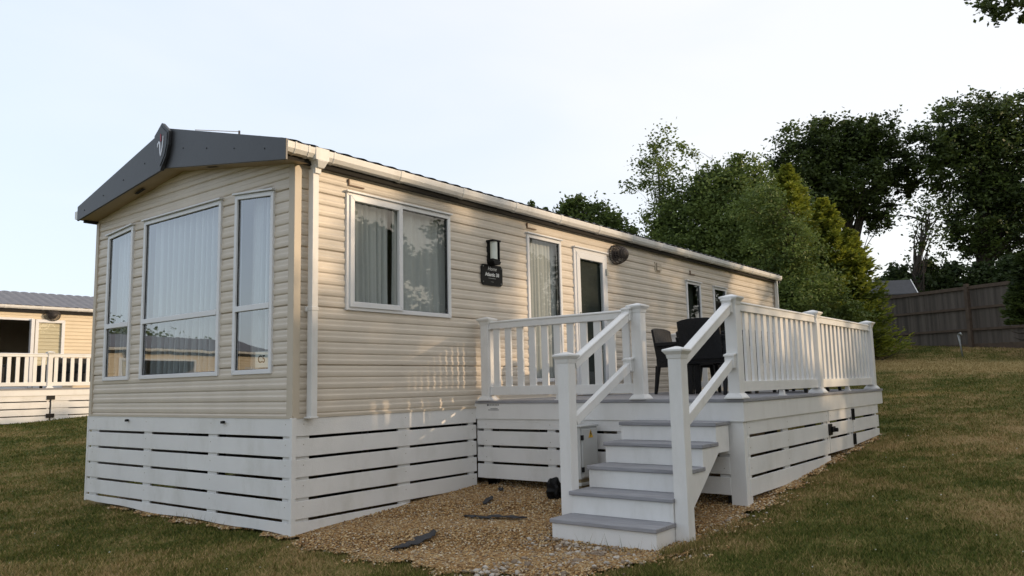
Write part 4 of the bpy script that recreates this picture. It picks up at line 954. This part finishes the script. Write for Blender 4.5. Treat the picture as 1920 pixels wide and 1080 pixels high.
# its veranda
nd = thing('veranda_deck', 'white railed veranda in front of the far left cream caravan', 'deck', (-1.55, 18.55, .34), R(-2.5), 'verandas of the caravans')
mb = MB(); mb.box(1.0, 9.4, -3.05, -.03, 1.02, 1.06); mb.build('deck_boards', comp, nd)
mb = MB(); mb.box(1.02, 9.38, -3.04, -3.02, .88, 1.02); mb.box(1.02, 1.04, -3.0, -.03, .88, 1.02); mb.box(9.36, 9.38, -3.0, -.03, .88, 1.02); mb.build('deck_fascia', white, nd)
skirt('deck_skirting', lambda a, o, z: (a, -3.0-o, z), 1.03, 5.86, .88, nd, [(2.9, 3.0), (4.2, 4.3), (5.8, 5.85)], lambda a: 0, bottom=lambda a: .13+.02*(a-4), first=.13)
skirt('deck_skirting', lambda a, o, z: (a, -3.0-o, z), 5.90, 9.35, .88, nd, [(5.9, 6.3), (7.9, 8.0)], lambda a: 0, bottom=lambda a: .20+.03*(a-5), first=.13)
for z_ in (.78, .34):
    mb = MB(); mb.box(5.79, 5.97, -3.045, -3.02, z_, z_+.10); mb.build('gate_hinge', black, nd)
NP = [1.1, 3.5, 5.84, 8.0, 9.3]
for x_ in NP: post(nd, x_, -2.97, 1.06, 1.96)
for a, b in zip(NP[:-1], NP[1:]): rail_panel(nd, (a+.05, -2.97), (b-.05, -2.97), 1.06, int((b-a)/.19), bw=.085)
# furniture on the neighbour's veranda, dark shapes behind its railing
def dark_sofa(loc, lab):
    t = thing('garden_sofa', lab, 'sofa', loc, R(178), 'dark sofas on the far veranda')
    mb = MB(); mb.box(-.7, .7, -.35, .35, .12, .42); mb.build('seat', rattan, t, bevel=.03)
    mb = MB(); mb.box(-.7, .7, .25, .38, .42, .80); mb.build('backrest', rattan, t, bevel=.03)
    for s_ in (-1, 1):
        mb = MB(); mb.box(s_*.76-.06, s_*.76+.06, -.36, .38, .1, .62); mb.build('armrest', rattan, t, bevel=.02)
        for y_ in (-.28, .28): l = MB(); l.frustum(s_*.66, y_, 0, .12, .05, .06); l.build('leg', rattan, t)
    return t
dark_sofa((2.7, 16.6, 1.38), 'dark sofa behind the far left veranda railing, left of its middle post')
dark_sofa((5.2, 16.5, 1.38), 'dark sofa behind the far left veranda railing, right of its middle post')
# a like caravan stands behind the camera's left shoulder; it shows mirrored in the front windows
mc = copy_tree(nb); mc.location = (-15.5, 22.4, -.60); mc.rotation_euler = (0, 0, R(-13)); mc['label'] = 'cream static caravan seen only as a reflection in the front windows'

# ------------------------------------------------------------------ fence
FA, FB = Vector((27.6, 4.6)), Vector((20.9, -5.4))
def fence(p0, p1, z0f, lab, n_bays=3, H=1.78):
    t = thing('timber_fence', lab, 'fence', (p0.x, p0.y, 0)); d = (p1-p0).normalized(); L_ = (p1-p0).length; nr = Vector((-d.y, d.x))*1.0
    if nr.dot(Vector((CX, CY))-p0) < 0: nr = -nr          # towards the camera
    def P(s_, o, z_): q = p0+d*s_+nr*o; return (q.x-p0.x, q.y-p0.y, z_)
    bay = L_/n_bays
    for b in range(n_bays):
        mb = MB(); s_ = b*bay
        while s_ < (b+1)*bay-.02:
            wd = .098+random.uniform(-.004, .004); zb_ = z0f(s_)+.14; zt_ = zb_+H-.05+random.uniform(-.008, .006); o0 = random.uniform(0, .008)
            mb.add([P(s_+a, o0+o, z_) for z_ in (zb_, zt_) for a, o in ((0, 0), (wd, 0), (wd, .016), (0, .016))], [(3, 2, 1, 0), (4, 5, 6, 7), (0, 1, 5, 4), (1, 2, 6, 5), (2, 3, 7, 6), (3, 0, 4, 7)])
            s_ += wd+.004
        mb.build('board_panel', fencem, t)
    for b in range(n_bays):
        for hz, th in ((.40, .07), (1.05, .07), (H-.12, .10)):
            mb = MB(); zc = z0f((b+.5)*bay)+.14+hz; za = z0f(b*bay)+.14+hz; zb_ = z0f((b+1)*bay)+.14+hz
            mb.add([P(s_, o, z_) for s_, z1_ in ((b*bay+.05, za), ((b+1)*bay-.05, zb_)) for z_, o in ((z1_, .026), (z1_+th, .026), (z1_+th, .066), (z1_, .066))], [(0, 1, 2, 3), (7, 6, 5, 4), (0, 1, 5, 4), (1, 2, 6, 5), (2, 3, 7, 6), (3, 0, 4, 7)])
            mb.build('fence_rail', timber, t)
    for b in range(n_bays+1):
        s_ = b*bay; mb = MB(); zz = z0f(s_)
        mb.add([P(s_+a, o, z_) for z_ in (zz-.1, zz+.14+H+.05) for a, o in ((-.055, .02), (.055, .02), (.055, .13), (-.055, .13))], [(3, 2, 1, 0), (4, 5, 6, 7), (0, 1, 5, 4), (1, 2, 6, 5), (2, 3, 7, 6), (3, 0, 4, 7)])
        mb.build('fence_post', timber, t)
    mb = MB()
    for b in range(n_bays):
        za = z0f(b*bay); zb_ = z0f((b+1)*bay); mb.add([P(s_, o, z_) for s_, z1_ in ((b*bay, za), ((b+1)*bay, zb_)) for z_, o in ((z1_-.1, .0), (z1_+.15, .0), (z1_+.15, .02), (z1_-.1, .02))], [(0, 1, 2, 3), (7, 6, 5, 4), (0, 1, 5, 4), (1, 2, 6, 5), (2, 3, 7, 6), (3, 0, 4, 7)])
    mb.build('gravel_board', timber, t)
    return t
L_ = (FB-FA).length
fence(FA, FB, lambda s_: 2.12+(1.93-2.12)*s_/L_, 'tall brown closeboard timber fence beyond the lawn on the right', 3)

# garden shed roof beyond the fence
def pix(px_, py_, d_):
    q = cf+cr*((px_-960)/1467.9)-cu*((py_-540)/1467.9); return Vector((CX, CY, CZ))+q*d_
c0 = pix(1672, 560, 29); sh_ = thing('garden_shed', 'small shed with slate roof and white bargeboard peeping over the timber fence', 'shed', (c0.x, c0.y, gzf(c0.x, c0.y)), R(-60)); zb_ = gzf(c0.x, c0.y)
ez = pix(1684, 556, 29).z-zb_; rz_ = pix(1690, 527, 29).z-zb_
mb = MB(); mb.box(-.8, .62, -.5, .5, 0, ez+.05); mb.prism([(-.5, ez+.05), (.5, ez+.05), (0, rz_-.03)], -.62, -.60, tfG); mb.build('shed_wall', mat('shed_paint', (.45, .40, .30), .7), sh_)
mb = MB()
for s_ in (-1, 1): mb.add([(-.9, s_*.6, ez), (.7, s_*.6, ez), (.7, 0, rz_), (-.9, 0, rz_), (-.9, s_*.6, ez+.04), (.7, s_*.6, ez+.04), (.7, 0, rz_+.04), (-.9, 0, rz_+.04)], [(0, 1, 2, 3), (7, 6, 5, 4), (0, 1, 5, 4), (1, 2, 6, 5), (2, 3, 7, 6), (3, 0, 4, 7)])
mb.build('shed_roof', roofm, sh_)
mb = MB()
for s_ in (-1, 1): mb.add([(.70, s_*.62, ez-.06), (.73, s_*.62, ez-.06), (.73, 0, rz_-.04), (.70, 0, rz_-.04), (.70, s_*.62, ez+.05), (.73, s_*.62, ez+.05), (.73, 0, rz_+.06), (.70, 0, rz_+.06)], [(0, 1, 2, 3), (7, 6, 5, 4), (0, 1, 5, 4), (1, 2, 6, 5), (2, 3, 7, 6), (3, 0, 4, 7)])
mb.build('bargeboard', white, sh_)
# standpipe
c0 = pix(1806, 676, 21.5); zb_ = gzf(c0.x, c0.y)
sp = thing('standpipe', 'thin leaning grey standpipe on the lawn before the timber fence', 'standpipe', (c0.x, c0.y, zb_))
mb = MB(); mb.tube([(0, 0, -.05), (.0, .03, .30), (-.01, .07, .60)], .022, 8); mb.tube([(.03, 0, -.05), (.025, .04, .58)], .012, 6); mb.build('pipe', metalg, sp, smooth=True)
mb = MB(); mb.tube([(-.01, .07, .60), (-.03, .0, .64), (-.05, -.03, .58)], .028, 8); mb.build('tap', metalg, sp, smooth=True)

# ------------------------------------------------------------------ trees
def leaf_quads(C, size, flat=.5, droop=0, asp=1.6, dirs=None):
    """C (n,3) leaf centres -> quads in random orientation"""
    n = len(C); a = rng.normal(size=(n, 3)); a[:, 2] = a[:, 2]*flat-droop; a = a if dirs is None else dirs*1.6+a*.45; a /= np.linalg.norm(a, axis=1)[:, None]
    b = rng.normal(size=(n, 3)); b -= (b*a).sum(1)[:, None]*a; b /= np.linalg.norm(b, axis=1)[:, None]
    s_ = (size*rng.uniform(.6, 1.3, n))[:, None]; a = a*s_*asp*.5; b = b*s_*.5
    V = np.stack([C-a, C+b*.9-a*.1, C+a, C-b*.9-a*.1], 1).reshape(-1, 3); F = np.arange(4*n).reshape(-1, 4); return V, F
def crown_points(blobs, n, shell=.55, clump=.16, per=38):
    """blobs: (cx,cy,cz,rx,ry,rz). Clumps on and in each ellipsoid, leaves round the clumps"""
    vol = np.array([b[3]*b[4]*b[5] for b in blobs])**.75; pr_ = vol/vol.sum(); out_ = []; cen = []
    for b, p in zip(blobs, pr_):
        m_ = max(60, int(n*p)); k_ = max(8, m_//per)
        d = rng.normal(size=(k_, 3)); d /= np.linalg.norm(d, axis=1)[:, None]; r = shell+(1-shell)*rng.random(k_)**.6
        r *= 1+.13*np.sin(d[:, 0]*5+b[0])*np.cos(d[:, 2]*6+b[1])+rng.normal(0, .09, k_)
        cc = d*r[:, None]*np.array(b[3:6])+np.array(b[:3]); cen.append(cc)
        w_ = rng.integers(0, k_, m_); rad = np.array(b[3:6]).mean()*clump*rng.uniform(.5, 1.6, k_)
        out_.append(cc[w_]+rng.normal(size=(m_, 3))*rad[w_][:, None]*np.array([1, 1, .75]))
    return np.concatenate(out_), np.concatenate(cen)
def tree(name, lab, cat, base, blobs, n, size, lm, bm_=bark, trunk_r=.25, limbs=14, group=None, shell=.5, clump=.16, forks=None, twig=60, droop=0, per=38):
    t = thing(name, lab, cat, (base[0], base[1], base[2]), group=group)
    B_ = [(b[0]-base[0], b[1]-base[1], b[2]-base[2], *b[3:]) for b in blobs]
    P, cen = crown_points(B_, n, shell, clump, per)
    V, F = leaf_quads(P, size, droop=droop); np_mesh('crown', V, F, lm, np.repeat(rng.random(len(P)), 4), t)
    zt = max(b[2] for b in B_); tx_ = np.mean([b[0] for b in B_]); ty_ = np.mean([b[1] for b in B_])
    mb = MB(); tp = [(0, 0, -.2), (tx_*.1+rng.normal(0, .08), ty_*.1, zt*.25), (tx_*.4+rng.normal(0, .15), ty_*.4+rng.normal(0, .15), zt*.55), (tx_*.8, ty_*.8, zt*.85), (tx_, ty_, zt)]
    mb.tube(tp, [trunk_r*1.2, trunk_r, trunk_r*.7, trunk_r*.4, trunk_r*.12], 10)
    tips = cen[rng.choice(len(cen), min(len(cen), limbs+twig), False)]
    for i_, e in enumerate(tips):
        f = rng.uniform(.3, .9) if i_ < limbs else rng.uniform(.5, 1.0)
        s0_ = Vector(tp[0]).lerp(Vector(tp[-1]), 0)
        q = f*4; j = min(3, int(q)); s0_ = Vector(tp[j]).lerp(Vector(tp[j+1]), q-j)
        if e[2] < s0_.z: q = rng.uniform(.25, .5)*4; j = int(q); s0_ = Vector(tp[j]).lerp(Vector(tp[j+1]), q-j)
        e = Vector(e); mid = s0_.lerp(e, .5)+Vector((rng.normal(0, .1), rng.normal(0, .1), (e-s0_).length*.12+rng.normal(0, .1)))
        r0 = trunk_r*(.34 if i_ < limbs else .12)*rng.uniform(.7, 1.2)
        mb.tube([s0_, s0_.lerp(mid, .5)+Vector((rng.normal(0, .05),)*3), mid, e], [r0, r0*.75, r0*.5, r0*.12], 5 if i_ >= limbs else 7, False)
    mb.build('trunk', bm_, t, smooth=True, recalc=False)
    return t
def PB(px_, py_, d_, rpx, rpy, rd=None):     # an ellipsoid lobe standing at distance d_
    c = pix(px_, py_, d_); r1 = rpx/1467.9*d_; r2 = rpy/1467.9*d_; return (c.x, c.y, c.z, r1, rd or r1, r2)
def gb(px_, d_): c = pix(px_, 600, d_); return (c.x, c.y, gzf(c.x, c.y))
tree('oak_tree', 'mid green oak showing just above the caravan roof, left of the birch', 'tree', gb(1100, 42), [PB(1100, 432, 42, 62, 58), PB(1160, 460, 42, 48, 48), PB(1045, 445, 42, 50, 44), PB(1005, 400, 42, 28, 16), PB(1090, 395, 42, 40, 26)], 17000, .14, leaf_mid, trunk_r=.3, clump=.13, per=60)
# birch with its sparse leaning top, and the thick willow-like mass beside it
bb = gb(1262, 26)
tree('birch_tree', 'slender sparse birch leaning above the roof line, left of the shrubby mass', 'tree', bb,
     [PB(1236, 275, 26, 24, 40), PB(1240, 330, 26, 36, 40), PB(1255, 390, 26, 34, 46), PB(1192, 342, 26, 28, 16), PB(1212, 405, 26, 18, 18), PB(1282, 285, 26, 14, 30), PB(1215, 300, 26, 20, 24)], 3600, .072, leaf_birch, barkb, .06, 14, shell=.12, clump=.30, twig=50)
tree('birch_tree', 'wispy thin birch stem rising between the slender birch and the leafy mass', 'tree', gb(1330, 26),
     [PB(1302, 290, 26, 12, 22), PB(1322, 325, 26, 12, 20), PB(1348, 330, 26, 26, 32), PB(1375, 310, 26, 26, 24)], 1000, .07, leaf_birch, barkb, .045, 8, shell=.1, clump=.34, twig=20)
tree('willow_tree', 'dense grey green leafy tree swelling behind the far end of the nearest caravan', 'tree', gb(1370, 26),
     [PB(1300, 420, 26, 80, 75), PB(1370, 390, 26, 80, 75), PB(1400, 470, 25.2, 110, 100), PB(1290, 500, 25.2, 80, 60), PB(1460, 420, 26, 70, 90), PB(1400, 335, 26, 45, 40), PB(1480, 530, 25.2, 110, 90), PB(1330, 345, 26, 42, 34), PB(1250, 465, 26, 50, 60)], 95000, .072, leaf_birch, bark, .14, 14, shell=.35, clump=.13, droop=.4)
# yellow-green conifers made of drooping sprays
def conifer(name, lab, px_, ptop, pbot, d_, wpx, n, seed, lm=leaf_con, group=None, size=.10, open_=.5, zmin=.05):
    b = pix(px_, pbot, d_); z0_ = gzf(b.x, b.y); zt_ = pix(px_, ptop, d_).z; H_ = zt_-z0_; Rm = wpx/1467.9*d_
    t = thing(name, lab, 'tree', (b.x, b.y, z0_), group=group); m_ = 90; nb_ = int(n/m_); pts_ = []; dr_ = []; mb = MB()
    mb.tube([(0, 0, -.2), (0, 0, H_*.5), (0, 0, H_*.97)], [.14, .09, .015], 8)
    for i_ in range(nb_):
        f = rng.random()**.75; th = rng.uniform(0, 2*np.pi); L0 = Rm*(1-f)**.72*rng.uniform(open_, 1.25)+.10; zc = H_*f-.12*L0
        br = rng.integers(2, 5)
        for q in range(br):                       # a bough with side sprays that lift at the tip
            th2 = th+rng.normal(0, .16); k_ = m_//br; u_ = rng.random(k_)**.6; s_ = u_*L0*rng.uniform(.7, 1.0); lift = rng.uniform(.25, .6)
            side = rng.normal(0, .035+.10*L0*(1-u_)*.6, k_); zz = zc+s_*(lift-.25)-.30*L0*u_*(1-u_)+rng.normal(0, .03, k_)-np.abs(side)*.35
            pts_.append(np.stack([np.cos(th2)*s_-np.sin(th2)*side, np.sin(th2)*s_+np.cos(th2)*side, zz], -1))
            sg = np.sign(side)*.7; dr_.append(np.stack([np.cos(th2)-np.sin(th2)*sg, np.sin(th2)+np.cos(th2)*sg, np.full(k_, lift*.8)-.1], -1))
        if i_ % 6 == 0: mb.tube([(0, 0, zc), (np.cos(th)*L0*.5, np.sin(th)*L0*.5, zc-.02*L0), (np.cos(th)*L0*.9, np.sin(th)*L0*.9, zc+.1*L0)], [.022, .014, .004], 4, False)
    P = np.concatenate(pts_); D_ = np.concatenate(dr_); k = P[:, 2] > zmin; P = P[k]; D_ = D_[k]/np.linalg.norm(D_[k], axis=1)[:, None]
    V, F = leaf_quads(P, size, .6, .1, 3.2, D_); np_mesh('crown', V, F, lm, np.repeat(rng.random(len(P)), 4), t)
    mb.build('trunk', bark, t); return t
tree('willow_tree', 'rounded mid green leafy shrub in front of the yellow green conifers, behind the veranda end', 'tree', gb(1500, 22),
     [PB(1470, 480, 22.4, 70, 80), PB(1520, 545, 22.2, 62, 56), PB(1430, 400, 22.6, 52, 60), PB(1580, 600, 22.2, 46, 34), PB(1490, 570, 22, 80, 60)], 30000, .058, leaf_birch, bark, .10, 12, shell=.35, clump=.13, droop=.4)
cg = 'yellow green conifers by the fence'
conifer('conifer_tree', 'tallest yellow green conifer, its spire against the dark oaks', 1497, 300, 640, 23.6, 118, 46000, 1, group=cg, size=.052, open_=.25)
conifer('conifer_tree', 'middle yellow green conifer leaning over the timber fence end', 1562, 366, 650, 23.8, 118, 42000, 2, group=cg, size=.052, open_=.25)
conifer('conifer_tree', 'smaller yellow green conifer spreading low branches before the timber fence', 1608, 425, 660, 23.5, 92, 34000, 3, group=cg, size=.052, open_=.25)
tree('oak_tree', 'broad dark oak behind the yellow green conifers, left of the taller oak', 'tree', gb(1590, 42),
     [PB(1505, 300, 42, 62, 62), PB(1560, 270, 42, 62, 52), PB(1620, 265, 42, 62, 46), PB(1665, 300, 42, 48, 54), PB(1600, 350, 42, 80, 60), PB(1640, 395, 42, 38, 40), PB(1530, 370, 42, 70, 60), PB(1478, 350, 42, 38, 42), PB(1700, 335, 42, 34, 34)], 44000, .13, leaf_oak, trunk_r=.4, clump=.135, shell=.35, per=70)
tree('oak_tree', 'tallest dark oak filling the right edge above the timber fence', 'tree', gb(1850, 40),
     [PB(1760, 270, 40, 60, 60), PB(1830, 235, 40, 72, 60), PB(1900, 230, 40, 70, 55), PB(1800, 320, 40, 80, 70), PB(1890, 330, 40, 90, 90), PB(1845, 410, 40, 80, 70), PB(1930, 430, 40, 80, 90), PB(1810, 455, 40, 40, 36), PB(1960, 300, 40, 90, 90)], 52000, .13, leaf_oak, trunk_r=.42, clump=.125, shell=.35, per=70)
tree('ash_tree', 'thin nearly bare tree with twisting stems in the gap between the two dark oaks', 'tree', gb(1738, 33),
     [PB(1722, 400, 33, 42, 46), PB(1748, 440, 33, 44, 50), PB(1725, 470, 33, 38, 30), PB(1760, 400, 33, 30, 30)], 950, .10, leaf_oak, bark, .15, 22, shell=.1, clump=.24, twig=110)
hg = 'bushes beyond the timber fence'
for px_, py_, rx_, ry_, lab in ((1690, 520, 46, 34, 'dark bush behind the fence around the shed roof'), (1745, 512, 40, 36, 'bushy green shrub behind the fence beneath the thin bare tree'), (1798, 515, 40, 32, 'low dark bush behind the fence right of the tallest fence post'), (1850, 512, 44, 34, 'wide leafy bush behind the fence under the tallest oak'), (1905, 505, 44, 40, 'dark bush behind the fence at the right edge')):
    tree('bush', lab, 'bush', gb(px_, 34), [PB(px_, py_+12, 34, rx_*.9, ry_*.8), PB(px_+14, py_+34, 34, rx_*1.1, ry_*.8), PB(px_-12, py_-8, 34, rx_*.5, ry_*.5)], 5200, .12, leaf_hedge, trunk_r=.06, limbs=6, group=hg, shell=.2, clump=.2, twig=16)
conifer('clipped_conifer', 'dark rounded conifer cut by the right edge, in front of the timber fence', 1935, 474, 640, 20, 50, 34000, 9, leaf_oak, size=.05, open_=.8, zmin=.85)
# tree whose branch hangs into the top right corner
hb = pix(2600, 560, 13.5)
tree('overhanging_tree', 'dark leafy branch hanging into the top right corner', 'tree', (hb.x, hb.y, gzf(hb.x, hb.y)),
     [PB(1885, 10, 12, 46, 26), PB(1850, 14, 12, 20, 14), PB(1930, 16, 12, 50, 26), PB(2000, -20, 12.3, 90, 70), PB(1900, -50, 12, 70, 50), PB(2250, -100, 13, 170, 150), PB(2600, -60, 13.5, 200, 180)], 19000, .06, leaf_oak, trunk_r=.22, limbs=5, shell=.1, clump=.15, twig=10)
# trees that shade the plot from the low sun, to the right of and behind the camera
rs = random.Random(5)
for x_, y_, h_, lab in ((1.5, -19.5, 8.1, 'leftmost tree of the shading row, behind the camera'), (5.5, -21.5, 8.5, 'second tree from the left of the shading row'), (9.5, -20.0, 8.2, 'third tree from the left of the shading row'), (13.5, -22.0, 8.4, 'fourth tree from the left of the shading row'), (17.5, -20.5, 7.8, 'middle tree of the shading row, opposite the veranda'),
      (21.5, -22.0, 7.8, 'fifth tree from the right of the shading row'), (25.5, -21.0, 7.4, 'fourth tree from the right of the shading row'), (29.5, -20.0, 7.6, 'third tree from the right of the shading row'), (-3, -20, 7.6, 'tree left of the shading row, behind the camera'), (33.5, -18, 8.0, 'tree at the right end of the shading row'), (37.5, -15.5, 10, 'nearest of the tall trees closing the lawn at the far right'), (41, -11.8, 10.5, 'middle of the tall trees closing the lawn at the far right'), (44.5, -8.4, 10.5, 'farthest of the tall trees closing the lawn at the far right')):
    z0_ = gzf(x_, y_)
    blobs = [(x_+rs.uniform(-1.9, 1.9), y_+rs.uniform(-1, 1), z0_+h_*rs.uniform(.25, .86), 1.1, 1.1, 1.0) for _ in range(9)]+[(x_, y_, z0_+h_*.36, 2.3, 1.6, h_*.33)]
    tree('boundary_tree', lab, 'tree', (x_, y_, z0_), blobs, 22000 if h_ >= 10 else 10500, .19, leaf_mid, trunk_r=.2, group='row of trees behind the camera', shell=.2, clump=.2, twig=30)
for x_, y_, h_, lab in ((-13.5, 30.5, 4.7, 'tallest round tree mirrored in the front windows, behind the mirrored caravan'), (-9.5, 31.5, 3.6, 'middle sized round tree mirrored in the front windows'), (-17, 30, 3.9, 'smallest round tree mirrored in the front windows')):
    z0_ = gzf(x_, y_)-.2; tree('garden_tree', lab, 'tree', (x_, y_, z0_), [(x_, y_, z0_+h_*.6, 2.2, 2, h_*.4)], 15000, .11, leaf_mid, trunk_r=.15, group='trees mirrored in the windows')
